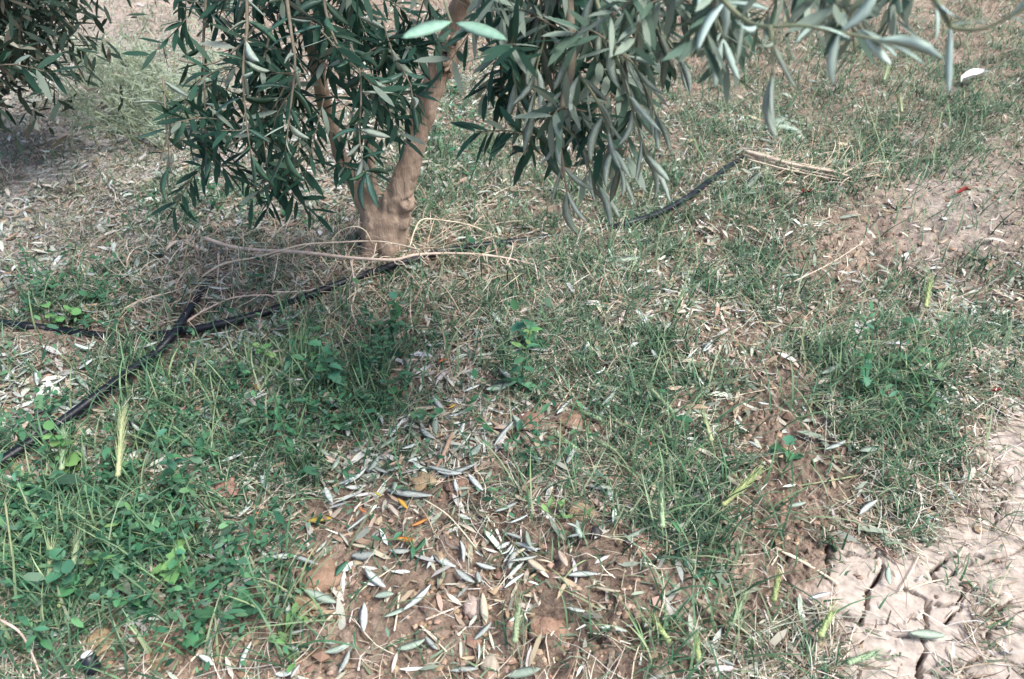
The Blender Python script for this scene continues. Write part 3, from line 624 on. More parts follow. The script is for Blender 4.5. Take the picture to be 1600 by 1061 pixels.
x, y = sample(14000, dens=lambda a, b, c, d: blobs(a, b, [(130, 820, 170, 150, 1), (260, 620, 80, 60, .6), (1080, 800, 90, 80, .8), (500, 600, 150, 90, .5), (1060, 1000, 80, 60, .7), (1370, 620, 80, 70, .8), (450, 980, 40, 60, .7)]) * (.1 + .9 * clump(c, d, 16, 95, .42, .56))); n = len(x)
x, y = x[:2600], y[:2600]; n = len(x)
g5 = blades(x, y, NR.uniform(.05, .12, n), NR.uniform(.0022, .0045, n), NR.uniform(.05, .5, n), NR.uniform(.7, 1.7, n), NR.uniform(-.5, .5, n), palette([(.06, .15, .08), (.11, .22, .12), (.18, .29, .15), (.28, .35, .20)], n, .25), S=5)
x, y = sample(26000, dens=lambda a, b, c, d: blobs(a, b, [(p, q, r * .8, t * .8, .8) for p, q, r, t in TUFT])); x, y = x[:9000], y[:9000]; n = len(x)
g6 = blades(x, y, NR.uniform(.02, .075, n), NR.uniform(.0018, .004, n), NR.uniform(.1, .8, n), NR.uniform(.9, 1.9, n), NR.uniform(-.8, .8, n), palette([(.022, .06, .036), (.035, .09, .052), (.055, .125, .075), (.09, .17, .10), (.17, .24, .15)], n, .3))
stuff('grass', [g1, g2, g3, g4, g5, g6], M['plant'], 'short tangled green grass growing over the soil', 'grass')
x, y = sample(56000, dens=d_straw); n = len(x)
strawc = [(.40, .33, .25), (.54, .47, .37), (.64, .60, .52), (.28, .21, .155), (.18, .13, .10), (.10, .075, .06), (.30, .28, .23), (.44, .44, .38), (.20, .235, .165), (.12, .16, .105), (.09, .13, .08)]
s1 = blades(x, y, NR.uniform(.012, .055, n), NR.uniform(.0009, .0030, n), np.full(n, 1.5), np.full(n, 1.5), NR.uniform(-1.8, 1.8, n), palette(strawc, n, .3), S=2, lying=True)
x, y = sample(14000, dens=d_straw); n = len(x)
s2 = blades(x, y, NR.uniform(.05, .13, n), NR.uniform(.0008, .0020, n), np.full(n, 1.45), np.full(n, 1.5), NR.uniform(-1.1, 1.1, n), palette(strawc, n, .25), S=5, lying=True, lift=.008)
x, y = sample(9000, dens=d_straw); n = len(x)
s3 = blades(x, y, NR.uniform(.03, .08, n), NR.uniform(.0008, .0018, n), NR.uniform(.3, 1.2, n), NR.uniform(1.2, 2.2, n), NR.uniform(-1, 1, n), palette(strawc, n, .2), S=5)
x, y = sample(16000, dens=lambda a, b, c, d: blobs(a, b, [(470, 425, 150, 45, 1), (690, 360, 70, 40, 1), (560, 480, 60, 60, .8), (240, 480, 80, 40, .9), (1240, 265, 100, 25, 1), (800, 450, 150, 60, .35)])); n = len(x)
x, y = x[:1500], y[:1500]; n = len(x)
s4 = blades(x, y, NR.uniform(.05, .13, n), NR.uniform(.0014, .0030, n), NR.uniform(.6, 1.3, n), NR.uniform(1.4, 2.1, n), NR.uniform(-1.4, 1.4, n), palette([(.58, .48, .37), (.50, .40, .30), (.62, .55, .45), (.42, .30, .22)], n, .15), S=6)
x, y = sample(42000, dens=d_straw); n = len(x)
s5 = blades(x, y, NR.uniform(.006, .022, n), NR.uniform(.0018, .0042, n), np.full(n, 1.5), np.full(n, 1.5), NR.uniform(-.3, .3, n), palette([(.50, .45, .38), (.66, .64, .58), (.10, .075, .06), (.06, .05, .042), (.22, .165, .125), (.15, .20, .13), (.09, .14, .085), (.32, .25, .19)], n, .2), S=1, lying=True, lift=.004)
stuff('dry_straw', [s1, s2, s3, s4, s5], M['straw'], 'thin beige dry grass stalks matted over the soil', 'straw')
# leaf litter
LIT = [(170, 250, 260, 120, 2.2), (120, 400, 230, 80, 1), (350, 600, 90, 80, .7), (620, 705, 130, 45, .4), (60, 600, 120, 70, .7), (420, 250, 200, 120, .8), (640, 90, 160, 100, .8), (700, 600, 90, 80, .5), (700, 250, 120, 130, .5), (1000, 480, 250, 150, .35), (620, 870, 250, 100, .06), (500, 470, 220, 60, .4), (1100, 220, 200, 90, .3), (1500, 560, 150, 150, .35), (200, 800, 200, 120, .3)]
def d_lit(px, py, x, y): return np.clip(blobs(px, py, LIT) + .12 - .1 * blobs(px, py, BARE), 0, 1) * (1 - mudmask(x, y)) * (.3 + .7 * clump(x, y, 9, 70, .35, .55))
def litter(n, Lr, cols):
    x, y = sample(n, dens=d_lit); n = len(x); az = NR.uniform(0, 6.283, n); L = NR.uniform(*Lr, n); W = L * NR.uniform(.14, .24, n); z = height(x, y) + NR.uniform(.002, .011, n)
    tilt = NR.uniform(-.35, .35, n); roll = NR.uniform(-.6, .6, n)
    d = np.stack([np.cos(az) * np.cos(tilt), np.sin(az) * np.cos(tilt), np.sin(tilt)], -1); s = np.stack([-np.sin(az) * np.cos(roll), np.cos(az) * np.cos(roll), np.sin(roll)], -1)
    p = np.stack([x, y, z], -1); l, w = L[:, None], W[:, None]; up = np.array([0, 0, 1.])
    curl = NR.uniform(-.12, .12, (n, 1)) * l
    Vv = np.stack([p - d * l * .5, p - d * l * .2 - s * w * .45 + up * curl, p - d * l * .2 + s * w * .45 + up * curl, p + d * l * .2 - s * w * .45 + up * curl, p + d * l * .2 + s * w * .45 + up * curl, p + d * l * .5], 1)
    b = np.arange(n)[:, None] * 6
    Qq = np.concatenate([b + np.array([[0, 2, 1]]), b + np.array([[1, 2, 4]]), b + np.array([[1, 4, 3]]), b + np.array([[3, 4, 5]])], 0)
    return Vv.reshape(-1, 3), Qq, np.repeat(palette(cols, n, .2), 6, 0)
litc = [(.46, .48, .44), (.58, .60, .57), (.18, .20, .16), (.36, .38, .33), (.47, .40, .32), (.38, .30, .22), (.27, .30, .25), (.30, .22, .16), (.50, .46, .40)]
stuff('leaf_litter', [litter(26000, (.012, .04), litc), litter(5500, (.035, .06), litc)], M['straw'], 'small pale dry olive leaves littering the ground under the tree', 'leaf litter')
# crumbs of soil
bx = np.array([(0, 0, 1), (.9, 0, .3), (.2, .85, .35), (-.8, .5, .3), (-.7, -.6, .25), (.3, -.9, .3), (.5, .4, -.5), (-.5, .2, -.5), (0, -.6, -.5)]); bq = np.array([(0, 1, 2), (0, 2, 3), (0, 3, 4), (0, 4, 5), (0, 5, 1), (1, 6, 2), (2, 6, 7), (2, 7, 3), (3, 7, 4), (4, 7, 8), (4, 8, 5), (5, 8, 1), (1, 8, 6)])
x, y = sample(9000, dens=lambda a, b, c, d: (.18 + .8 * blobs(a, b, BARE)) * (1 - .85 * mudmask(c, d)) * clump(c, d, 10, 80, .35, .55)); n = len(x)
sc = NR.gamma(2.0, .0013, n) + .0010; ang = NR.uniform(0, 6.283, n); q = bx[None] * NR.uniform(.55, 1.4, (n, 9, 1)) * sc[:, None, None]
Vv = np.stack([q[..., 0] * np.cos(ang)[:, None] - q[..., 1] * np.sin(ang)[:, None] + x[:, None], q[..., 0] * np.sin(ang)[:, None] + q[..., 1] * np.cos(ang)[:, None] + y[:, None], q[..., 2] * .8 + (height(x, y) + sc * .3)[:, None]], -1)
stuff('soil_crumbs', [(Vv.reshape(-1, 3), (np.arange(n)[:, None, None] * 9 + bq[None]).reshape(-1, 3), np.repeat(palette([(.27, .18, .13), (.34, .24, .17), (.40, .30, .23), (.2, .135, .1)], n, .15), 9, 0))], M['straw'], 'loose brown crumbs of dry earth on the soil', 'soil crumbs', False)
# tiny broad leaves of the ground cover
WEEDZ = [(130, 480, 100, 45, 1), (150, 800, 210, 130, 1), (450, 620, 170, 95, 1), (300, 900, 120, 80, .8), (600, 560, 80, 80, .8), (820, 560, 40, 100, .7), (330, 330, 90, 50, .6), (820, 740, 60, 60, .6), (90, 760, 110, 120, .8), (1000, 640, 60, 50, .4), (1420, 600, 60, 60, .4), (720, 200, 70, 110, .35)]
def small_leaves(n):
    x, y = sample(n, dens=lambda a, b, c, d: blobs(a, b, WEEDZ) * clump(c, d, 13, 90, .43, .56)); n = len(x)
    az = NR.uniform(0, 6.283, n); L = NR.gamma(4, .0026, n) + .003; z = height(x, y) + NR.uniform(.004, .06, n); ti = NR.uniform(-.7, .5, n); ro = NR.uniform(-.7, .7, n)
    d = np.stack([np.cos(az) * np.cos(ti), np.sin(az) * np.cos(ti), np.sin(ti)], -1); s = np.stack([-np.sin(az) * np.cos(ro), np.cos(az) * np.cos(ro), np.sin(ro)], -1); p = np.stack([x, y, z], -1); l = L[:, None]; w = l * NR.uniform(.2, .5, (n, 1))
    up = np.array([0, 0, 1.])
    Vv = np.stack([p, p + d * l * .3 - s * w * .5 + up * l * .1, p + d * l * .3 + s * w * .5 + up * l * .1, p + d * l * .75 - s * w * .45 + up * l * .06, p + d * l * .75 + s * w * .45 + up * l * .06, p + d * l], 1)
    b = np.arange(n)[:, None] * 6
    return Vv.reshape(-1, 3), np.concatenate([b + np.array([[0, 2, 1]]), b + np.array([[1, 2, 4]]), b + np.array([[1, 4, 3]]), b + np.array([[3, 4, 5]])], 0), np.repeat(palette([(.022, .075, .042), (.035, .125, .065), (.06, .17, .09), (.11, .24, .12), (.11, .20, .135)], n, .25), 6, 0)
stuff('ground_cover', [small_leaves(40000)], M['plant'], 'low mat of tiny green broad leaves between the weeds', 'ground cover')

# ------------------------------------------------------------------ weeds
def blade_leaf(name, prof, m, fold=.25, curl=.2):
    V = []; Fc = []; rows = []
    for t, w in prof:
        z = -curl * t * t
        if w == 0: V.append((0, t, z)); rows.append((len(V) - 1,) * 3)
        else: b = len(V); V += [(-w, t, z + w * fold), (0, t, z), (w, t, z + w * fold)]; rows.append((b, b + 1, b + 2))
    for a, b in zip(rows[:-1], rows[1:]):
        if a[0] == a[1]: Fc += [(a[0], b[1], b[0]), (a[0], b[2], b[1])]
        elif b[0] == b[1]: Fc += [(a[0], a[1], b[0]), (a[1], a[2], b[0])]
        else: Fc += [(a[0], a[1], b[1], b[0]), (a[1], a[2], b[2], b[1])]
    me = bpy.data.meshes.new(name); me.from_pydata(V, [], Fc); me.materials.append(m); me.polygons.foreach_set('use_smooth', [True] * len(Fc)); me.update(); return me
ROUND = [(0, 0), (.08, .28), (.3, .48), (.6, .50), (.85, .32), (1, 0)]; OBL = [(0, .03), (.2, .13), (.45, .21), (.7, .19), (.9, .09), (1, 0)]; LOBE = [(0, .04), (.12, .35), (.28, .24), (.42, .44), (.6, .28), (.75, .3), (1, 0)]
WL = {}
for mk in ('weed', 'weedpale'):
    WL[mk] = {'round': [blade_leaf('round_leaf', ROUND, M[mk], f, c) for f, c in ((.2, .1), (.4, .3), (.1, -.1))], 'oblong': [blade_leaf('oblong_leaf', OBL, M[mk], f, c) for f, c in ((.3, .2), (.5, .5), (.2, -.1))], 'lobed': [blade_leaf('lobed_leaf', LOBE, M[mk], f, c) for f, c in ((.2, .15), (.4, .3))]}
def weed(px, py, h, shape, mk, nl, L, label, group=None, lean=.3, topk=None):
    b = G(px, py); root = empty('weed_plant', b, label, 'weed', group)
    acc = ([], []); stems = []
    for s in range(1 if h > .09 else R.randint(2, 4)):
        d = Vector((R.uniform(-lean, lean), R.uniform(-lean, lean), 1)) if h > .09 else Vector((R.uniform(-1, 1), R.uniform(-1, 1), .8))
        path = smooth_path([b - Vector((0, 0, .005)), b + d * h * .5 + rv(.004), b + d * h + rv(.006)], 4); stems.append(path); tube(acc, path, (.0018, .0008), 5)
    child('stem', acc_mesh('stem', acc, [M['weedstem']]), root)
    for k in range(nl):
        path = R.choice(stems); f = .15 + .85 * k / max(1, nl - 1); p = path[min(len(path) - 1, int(f * (len(path) - 1)))]
        a = k * 2.4 + R.uniform(-.5, .5); d = Vector((math.cos(a), math.sin(a), R.uniform(-.15, .6) + (.5 if f > .9 else 0)))
        o = link('leaf', R.choice(WL[topk if topk and f > .7 else mk][shape]), root)
        o.matrix_basis = frame(p - b, d, Vector((0, 0, 1)) + rv(.25), L * R.uniform(.7, 1.2) * (1.1 - .3 * f))
W1 = 'group of low green weeds'
weed(812, 610, .16, 'oblong', 'weed', 14, .034, 'upright green weed with yellow-green tip right of the orange leaf', None, .12, 'weedpale')
weed(828, 545, .10, 'lobed', 'weed', 7, .04, 'broad-leaved green weed at the top of the upright weed')
weed(262, 905, .075, 'lobed', 'weedpale', 8, .036, 'light green lobed weed among the lower left grass')
weed(335, 985, .06, 'lobed', 'weed', 8, .034, 'dark green weed with pointed leaves by the lower left bare patch')
weed(285, 760, .13, 'oblong', 'weed', 14, .03, 'tall feathery green weed left of the orange soil clod')
weed(790, 690, .09, 'oblong', 'weed', 9, .028, 'green weed beside the brown clods in the middle')
weed(880, 805, .05, 'oblong', 'weedpale', 9, .02, 'small bright green weed below the middle clods')
weed(650, 870, .04, 'oblong', 'weed', 5, .022, 'single small green sprout beside the orange leaves')
weed(440, 1000, .05, 'oblong', 'weedpale', 8, .03, 'bright green tuft weed at the bottom edge left of centre')
weed(1090, 905, .06, 'oblong', 'weed', 7, .028, 'small dark weed in the grass tuft right of centre')
weed(1235, 720, .04, 'lobed', 'weed', 6, .03, 'little lobed weed on the bare straw soil right of centre')
for zone, lst in {'in the green patch left of the hose crossing': [(60, 490), (95, 460), (120, 500), (150, 470), (170, 510), (110, 440), (50, 440), (185, 480)],
                  'in the dark weed patch left of centre': [(380, 620), (420, 660), (450, 600), (480, 640), (520, 680), (540, 610), (580, 650), (610, 590), (400, 700), (460, 700), (560, 560), (500, 560), (640, 650), (430, 570), (620, 530), (470, 740)],
                  'in the lower left green patch': [(50, 780), (110, 740), (160, 790), (200, 830), (80, 850), (140, 880), (210, 900), (40, 920), (120, 950), (190, 720), (240, 810), (290, 860), (20, 850), (230, 960), (310, 930), (170, 680), (270, 690), (330, 700), (25, 1010), (90, 1030)],
                  'below the left olive foliage': [(290, 350), (340, 330), (390, 350), (440, 340), (250, 330), (490, 350)],
                  'in the grass right of the trunk': [(690, 330), (730, 300), (720, 210), (760, 240), (760, 400), (700, 150)],
                  'on the right side near the dark grass tuft': [(1350, 620), (1400, 580), (1420, 640), (1330, 560), (1450, 560)]}.items():
    for (a, b) in lst:
        sh = R.choice(['round', 'oblong', 'oblong', 'lobed']); hh = R.uniform(.035, .12); ww = ('taller ' if hh > .075 else 'low ') + {'round': 'round-leaved', 'oblong': 'narrow-leaved', 'lobed': 'lobed-leaved'}[sh]; weed(a, b, hh, sh, 'weedpale' if R.random() < .12 else 'weed', R.randint(10, 15), R.uniform(.016, .030), f'{ww} green weed {zone}', f'{ww} weeds {zone}')

# grey-green feathery bush at the top left
bb = at_z(215, 195); bush = empty('feathery_bush', bb, 'pale grey-green feathery bush on the ground at the upper left', 'bush'); acc = ([], []); px_ = []; 
BV, BQ, BC = [], [], []
for k in range(60):
    a = R.uniform(0, 6.283); l = R.uniform(.2, .5); d = Vector((math.cos(a) * .55, math.sin(a) * .4, R.uniform(.5, 1)))
    s0 = bb + Vector((R.gauss(.08, .13), R.gauss(0, .15), 0)); path = smooth_path([s0, s0 + d * l * .5, s0 + d * l + Vector((0, 0, -.06))], 5); tube(acc, path, (.0022, .0008), 4)
    for p in path[2:]:
        for _ in range(9):
            v = Vector((R.uniform(-1, 1), R.uniform(-1, 1), R.uniform(-.4, .9))).normalized(); w = v.orthogonal().normalized() * .0022; L = R.uniform(.02, .05); b0 = len(BV); q = p + rv(.012)
            BV += [q - w, q + w, q + v * L]; BQ.append((b0, b0 + 1, b0 + 2)); kk = R.uniform(.8, 1.2); BC += [(.33 * kk, .40 * kk, .30 * kk)] * 3
child('stem', acc_mesh('stem', acc, [M['stalkgreen']]), bush); child('foliage', mesh_np('foliage', np.array([tuple(v) for v in BV]), BQ, np.array(BC), (M['plant'],)), bush, kind='stuff')

# ------------------------------------------------------------------ wild barley
def barley(root, base, tip, hb, ht, mk, label, awn=.03):
    r, b, t = G(*root), at_z(*base, hb), at_z(*tip, ht); o = empty('barley_spike', r, label, 'grass spike', 'wild barley spikes')
    acc = ([], []); path = smooth_path([r, r.lerp(b, .5) + Vector((0, 0, hb * .12)), b], 5); tube(acc, path, (.0011, .0008), 5); child('stem', acc_mesh('stem', acc, [M['stalkgreen']]), o)
    ax = t - b; L = ax.length; ax.normalize(); core = L * .74; s = ax.orthogonal().normalized(); acc = ([], []); aw = ([], [])
    nf = max(7, int(core / .0045))
    for k in range(nf):
        f = k / nf; p = b + ax * core * f
        for sg in (0, 1, 2):
            q = Matrix.Rotation(k * 1.57 + sg * 2.1, 3, ax) @ s; rr = .0050 * (1 - .45 * f)
            d = (ax + q * .22).normalized(); tube(acc, [p, p + d * .0045, p + d * .010], (rr * .5, rr, rr * .25), 4)
            e = p + d * .010; d2 = (ax + q * .2 + rv(.05)).normalized(); tube(aw, [e, e + d2 * (L * .16 + awn * .4)], (.0006, .0002), 3)
    child('spike', acc_mesh('spike', acc, [M[mk]]), o); child('awns', acc_mesh('awns', aw, [M[mk]]), o)
for a in [((185, 790), (184, 745), (193, 625), .05, .09, 'spikep', 'tall pale upright barley spike beside the left hose'), ((100, 770), (96, 735), (101, 665), .05, .07, 'spike', 'yellow-green barley spike next to the left hose end'),
          ((62, 790), (55, 765), (18, 722), .03, .05, 'spikey', 'yellow slanting barley spike below the left hose'), ((78, 935), (76, 905), (80, 842), .04, .07, 'spikep', 'pale yellow upright barley spike near the left edge'),
          ((110, 920), (113, 885), (122, 835), .04, .06, 'spike', 'pale green barley spike right of the pale yellow spike'), ((100, 985), (94, 950), (99, 902), .03, .05, 'spikey', 'short yellow-green barley spike at lower left'),
          ((1036, 860), (1035, 825), (1032, 752), .04, .08, 'spike', 'stout upright green barley spike in the grass right of centre'), ((1100, 830), (1128, 790), (1195, 728), .04, .07, 'spikey', 'long slanting yellow-green barley spike pointing right'),
          ((1060, 680), (1052, 645), (1008, 598), .04, .06, 'spike', 'bright green barley spike fanning to the upper left'), ((1120, 730), (1112, 690), (1094, 632), .04, .06, 'spikep', 'pale green upright barley spike right of the fanning one'),
          ((925, 720), (906, 705), (862, 674), .02, .03, 'spike', 'green barley spike lying right of the clods'), ((985, 720), (980, 714), (930, 688), .02, .03, 'spike', 'green barley spike lying right of the bluish leaf'),
          ((945, 665), (940, 657), (905, 640), .02, .03, 'spike', 'small barley spike above the lying pair'), ((1050, 695), (1046, 687), (1016, 655), .02, .03, 'spike', 'short barley spike below the fanning one'),
          ((1205, 955), (1208, 940), (1217, 895), .02, .05, 'spikey', 'bright yellow-green barley spike left of the mud cracks'), ((1275, 1010), (1280, 995), (1303, 950), .03, .05, 'spikey', 'slanting olive-green barley spike left of the mud'),
          ((1135, 990), (1140, 978), (1163, 932), .03, .05, 'spike', 'slanting green barley spike near the bottom right of centre'), ((1050, 1012), (1047, 1005), (1022, 968), .02, .04, 'spikey', 'yellow barley spike at the bottom grass tuft'),
          ((1088, 1045), (1092, 1035), (1088, 1000), .02, .04, 'spikey', 'lowest yellow barley spike at the bottom'), ((1448, 500), (1446, 480), (1455, 430), .04, .07, 'spikey', 'barley spike on the tall stem at the right'),
          ((1380, 140), (1381, 125), (1389, 98), .05, .08, 'spikep', 'pale barley spike in the upper right grass'), ((1408, 190), (1409, 175), (1405, 145), .05, .08, 'spikep', 'second pale barley spike lower in the upper right grass'),
          ((800, 1030), (804, 1005), (811, 935), .03, .06, 'spike', 'green upright barley spike near the bottom centre'), ((1315, 1042), (1322, 1036), (1376, 1018), .01, .02, 'spike', 'green barley spike lying on the mud at the bottom')]: barley(*a)

# ------------------------------------------------------------------ dry branches, stalks and stems
def stick(pts, r, mk, label, name='dry_stalk', cat='stalk', lift=.006, group=None, twigs=0, parent=None, flatn=1.0, tw=(.02, .05)):
    P = [G(a, b, (c[0] if c else lift)) for a, b, *c in pts]
    path = smooth_path(P, 5); acc = ([], []); tube(acc, path, (r, r * .55), 6, .12, flatn)
    if parent: child(name, acc_mesh(name, acc, [M[mk]]), parent); o = parent
    else: o = empty(name, P[len(P) // 2], label, cat, group); child('stem', acc_mesh('stem', acc, [M[mk]]), o)
    for _ in range(twigs):
        p = R.choice(path[1:]); d = Vector((R.uniform(-1, 1), R.uniform(-1, 1), R.uniform(-.6, .3))); l = R.uniform(*tw); e = p + d * l; e.z = max(e.z, gz(e.x, e.y) + .004)
        acc = ([], []); tube(acc, smooth_path([p, p.lerp(e, .5) + rv(.004), e], 3), (r * .35, r * .2), 4); child('twig', acc_mesh('twig', acc, [M[mk]]), o)
    return o
br = stick([(320, 372, .03), (360, 385, .045), (405, 391, .05), (470, 394, .055), (540, 402, .055), (600, 406, .055), (622, 405, .055), (650, 398, .05), (690, 396, .045), (740, 397, .04), (790, 403, .03), (832, 413, .015)], .0047, 'deadwood', 'long bare pale dry branch lying across the foot of the trunk', 'dry_branch', 'branch', twigs=34)
for pts, r in (([(315, 432, .02), (350, 412, .04), (400, 402, .05), (440, 391, .06), (475, 382, .06), (520, 379, .06), (590, 377, .06), (640, 386, .055), (655, 391, .05)], .0028), ([(517, 378, .06), (530, 362, .08), (552, 354, .09), (570, 360, .08), (582, 380, .06)], .0018),
               ([(547, 402, .05), (552, 430, .045), (555, 456, .04), (549, 480, .035), (556, 505, .03), (567, 532, .02)], .0026), ([(555, 456, .04), (575, 447, .04), (592, 460, .03), (605, 475, .02)], .0014), ([(553, 458, .04), (532, 478, .03), (517, 490, .02)], .0016),
               ([(553, 478, .035), (570, 495, .03), (590, 503, .02)], .0013), ([(556, 500, .03), (553, 522, .02), (562, 545, .01)], .0016), ([(435, 395, .05), (430, 425, .04), (425, 455, .02)], .0016), ([(425, 456, .03), (455, 456, .03), (488, 453, .03)], .0022), ([(588, 380, .06), (582, 410, .04), (578, 425, .02)], .0014)):
    stick([(a, b, c) for a, b, c in pts], r, 'deadwood', None, 'side_branch', parent=br, twigs=8)
stick([(185, 496), (200, 479, .03), (230, 466, .045), (269, 456, .04)], .0024, 'deadwood', 'arched dry twig with fine hanging twiglets left of the hose crossing', 'dry_twig', 'twig', twigs=14, tw=(.03, .07))
stick([(288, 505, .02), (316, 487, .035), (361, 466, .045), (406, 461, .04), (430, 462, .03)], .0024, 'deadwood', 'dry twig with short comb-like twiglets above the long hose', 'dry_twig', 'twig', twigs=16, tw=(.02, .05))
stick([(640, 386, .02), (648, 360, .05), (660, 343, .07), (690, 344, .06), (735, 352, .04), (780, 372, .02)], .0022, 'deadwood', 'curled dry twig tangle right of the trunk foot', 'dry_twig', 'twig', twigs=18, tw=(.03, .08))
o = stick([(1163, 236, .03), (1200, 247, .035), (1245, 258, .03), (1300, 268, .02), (1335, 279, .01)], .0065, 'deadwood', 'bundle of pinkish dry stalks lying at the upper right', 'dry_branch', 'branch', twigs=10, tw=(.04, .1))
for d in (5, 9, -5): stick([(1168, 240 + d, .02), (1230, 256 + d, .025), (1310, 272 + d, .015)], .003, 'deadwood', None, 'side_branch', parent=o)
for pts, r, mk, lb in [([(1312, 800), (1360, 842), (1405, 880)], .0032, 'stalkbrown', 'flat brown stalk lying across the mud crack'), ([(1212, 856), (1262, 882), (1310, 912)], .0042, 'deadwood', 'thick broken tan stalk left of the mud'), ([(1180, 705), (1230, 745), (1278, 782)], .0022, 'stalkbrown', 'thin reddish stalk on the soil right of centre'),
                       ([(707, 676, .03), (690, 715, .02), (669, 752)], .0040, 'stalkbrown', 'thick brown stalk leaning above the long silver leaf'), ([(505, 974), (560, 925), (618, 884)], .0018, 'deadwood', 'long thin tan straw on the bare soil at bottom centre'), ([(553, 794), (578, 782), (600, 772)], .0022, 'deadwood', 'short pale straw above the large silver leaf'),
                       ([(662, 780, .02), (700, 805, .03), (735, 845, .02), (748, 862)], .0016, 'deadwood', 'arched thin straw right of the orange leaves'), ([(665, 845), (700, 824), (738, 802)], .0018, 'deadwood', 'straight pale straw crossing the arched straw'), ([(1240, 440, .03), (1300, 410, .04), (1352, 376, .03)], .0018, 'deadwood', 'straight straw standing off the grass at the right'),
                       ([(624, 926), (621, 955), (616, 986)], .0022, 'deadwood', 'upright pale straw near the bottom centre'), ([(656, 976), (675, 995), (698, 1018)], .0019, 'deadwood', 'short slanting straw at the bottom centre'), ([(665, 968), (690, 958), (716, 948)], .0022, 'deadwood', 'short level straw right of the leaning silver leaf'), ([(306, 793), (335, 792), (366, 793)], .0026, 'deadwood', 'pale level stalk above the orange leaf at left'),
                       ([(0, 968, .06), (28, 985, .06), (45, 1010, .05), (62, 1052, .02)], .0022, 'deadwood', 'pale bent stem in the lower left corner'), ([(8, 785, .10), (18, 860, .07), (26, 930, .04), (34, 985, .01)], .0016, 'stalkgreen', 'long thin green stem along the left edge'), ([(1350, 150, .12), (1372, 215, .10), (1388, 270, .08), (1405, 330, .06), (1428, 390, .04), (1446, 425, .03)], .0016, 'stalkgreen', 'long pale green stem slanting down the right side'),
                       ([(1472, 175, .10), (1462, 225, .06), (1456, 280, .01)], .0018, 'stalkgreen', 'pale upright grass stem at the upper right'), ([(1395, 260, .10), (1425, 320, .08), (1460, 370, .05), (1490, 395, .03)], .0014, 'stalkbrown', 'thin brown stem crossing the long green stem'), ([(1225, 985), (1260, 968), (1292, 945)], .0014, 'deadwood', 'thin straw pointing at the mud from the left'), ([(1420, 921), (1450, 910), (1486, 903)], .0018, 'deadwood', 'pale straw lying on the cracked mud'), ([(1405, 925), (1425, 890), (1437, 865)], .0016, 'deadwood', 'thin upright straw at the edge of the mud'),
                       ([(1525, 912), (1505, 935), (1480, 965)], .0016, 'deadwood', 'straw along the long mud crack'), ([(975, 780), (1010, 745), (1040, 690)], .0014, 'stalkgreen', 'thin green stem left of the stout barley spike'), ([(870, 640), (905, 590), (945, 545), (970, 515)], .0014, 'deadwood', 'long thin straw slanting through the central grass'), ([(690, 510, .05), (700, 560, .04), (712, 610, .02)], .0016, 'stalkbrown', 'thin brown stem beside the orange leaf in the middle'),
                       ([(1300, 700), (1330, 650), (1360, 605)], .0016, 'stalkgreen', 'straight pale stem across the dark grass tuft'), ([(1140, 620), (1180, 612), (1215, 605)], .0014, 'deadwood', 'level straw on the bare patch right of centre'), ([(1345, 742), (1290, 752), (1215, 764)], .0022, 'stalkgreen', 'long level grass stem below the dark grass tuft'), ([(470, 542), (505, 525), (540, 515)], .0016, 'deadwood', 'short straw below the hanging dry twig'),
                       ([(880, 905, .01), (905, 880, .015), (945, 865)], .0016, 'stalkgreen', 'yellowish thin stem on the soil right of the leaf bunch'), ([(330, 700, .05), (335, 640, .05), (345, 590, .05)], .0014, 'stalkgreen', 'thin stem left of the dark weed patch')]:
    stick(pts, r, mk, lb, flatn=.6)

# ------------------------------------------------------------------ fallen leaves
def fallen(p, q, key, label, group, wide=1.0):
    a, b = G(*p, .013), G(*q, .013); a.z += R.uniform(0, .004); b.z += R.uniform(0, .008); L = (b - a).length
    fl = -1 if key == 'fs' else 1
    if label not in own.values():
        sz = 'small ' if L < .042 else 'long ' if L > .056 else 'medium-sized '; label = sz + label; group = sz + group
    o = link('fallen_leaf', R.choice(LM[key]), None, label, 'leaf', group)
    o.matrix_world = frame(a, b - a, Vector((R.gauss(0, .16), R.gauss(-.12, .16), fl)), L, wide * R.uniform(.9, 1.15) * (1.1 if key in ('fo', 'fy') else max(.8, min(1.3, .056 / max(L, .02))))); return o
KN = {'fs': 'silvery white', 'ft': 'dry tan', 'fg': 'grey-green', 'fo': 'bright orange', 'fy': 'yellow', 'fgr': 'dark green'}
ZONES = [('among the pale litter at the far upper left', 0, 0, 420, 300), ('in the pale litter left of the trunk', 0, 300, 330, 440), ('around the dry branch at the trunk foot', 330, 340, 760, 520), ('around the hose crossing at the left', 0, 440, 330, 600), ('beside the short hose at the left edge', 0, 600, 270, 740),
         ('between the short hose and the dark weed patch', 270, 520, 430, 700), ('in the dark weed patch left of centre', 430, 520, 640, 700), ('on the leafy heap below the dark weed patch', 330, 700, 660, 800), ('in the middle around the brown stalk', 640, 520, 860, 800), ('in the lower left green patch', 0, 740, 330, 1061), ('on the bare soil left of bottom centre', 330, 800, 560, 1061),
         ('on the bare soil around the orange leaves', 560, 800, 700, 920), ('on the bare soil at bottom centre', 560, 920, 780, 1061), ('on the soil around the silver leaf bunch', 700, 800, 870, 920), ('on the bare soil right of the leaf bunch', 780, 820, 1010, 1061), ('in the grass around the upright barley spikes', 860, 560, 1180, 820), ('in the central grass right of the trunk', 760, 300, 1180, 560),
         ('in the grass at bottom right of centre', 1010, 820, 1230, 1061), ('on the cracked mud at lower right', 1230, 780, 1600, 1061), ('in the grass on the right side', 1180, 300, 1600, 780), ('in the upper right grass', 1000, 0, 1600, 300)]
def zone(px, py):
    for z in ZONES:
        if z[1] <= px < z[3] and z[2] <= py < z[4]: return z[0]
    return 'far back under the olive foliage'
own = {}
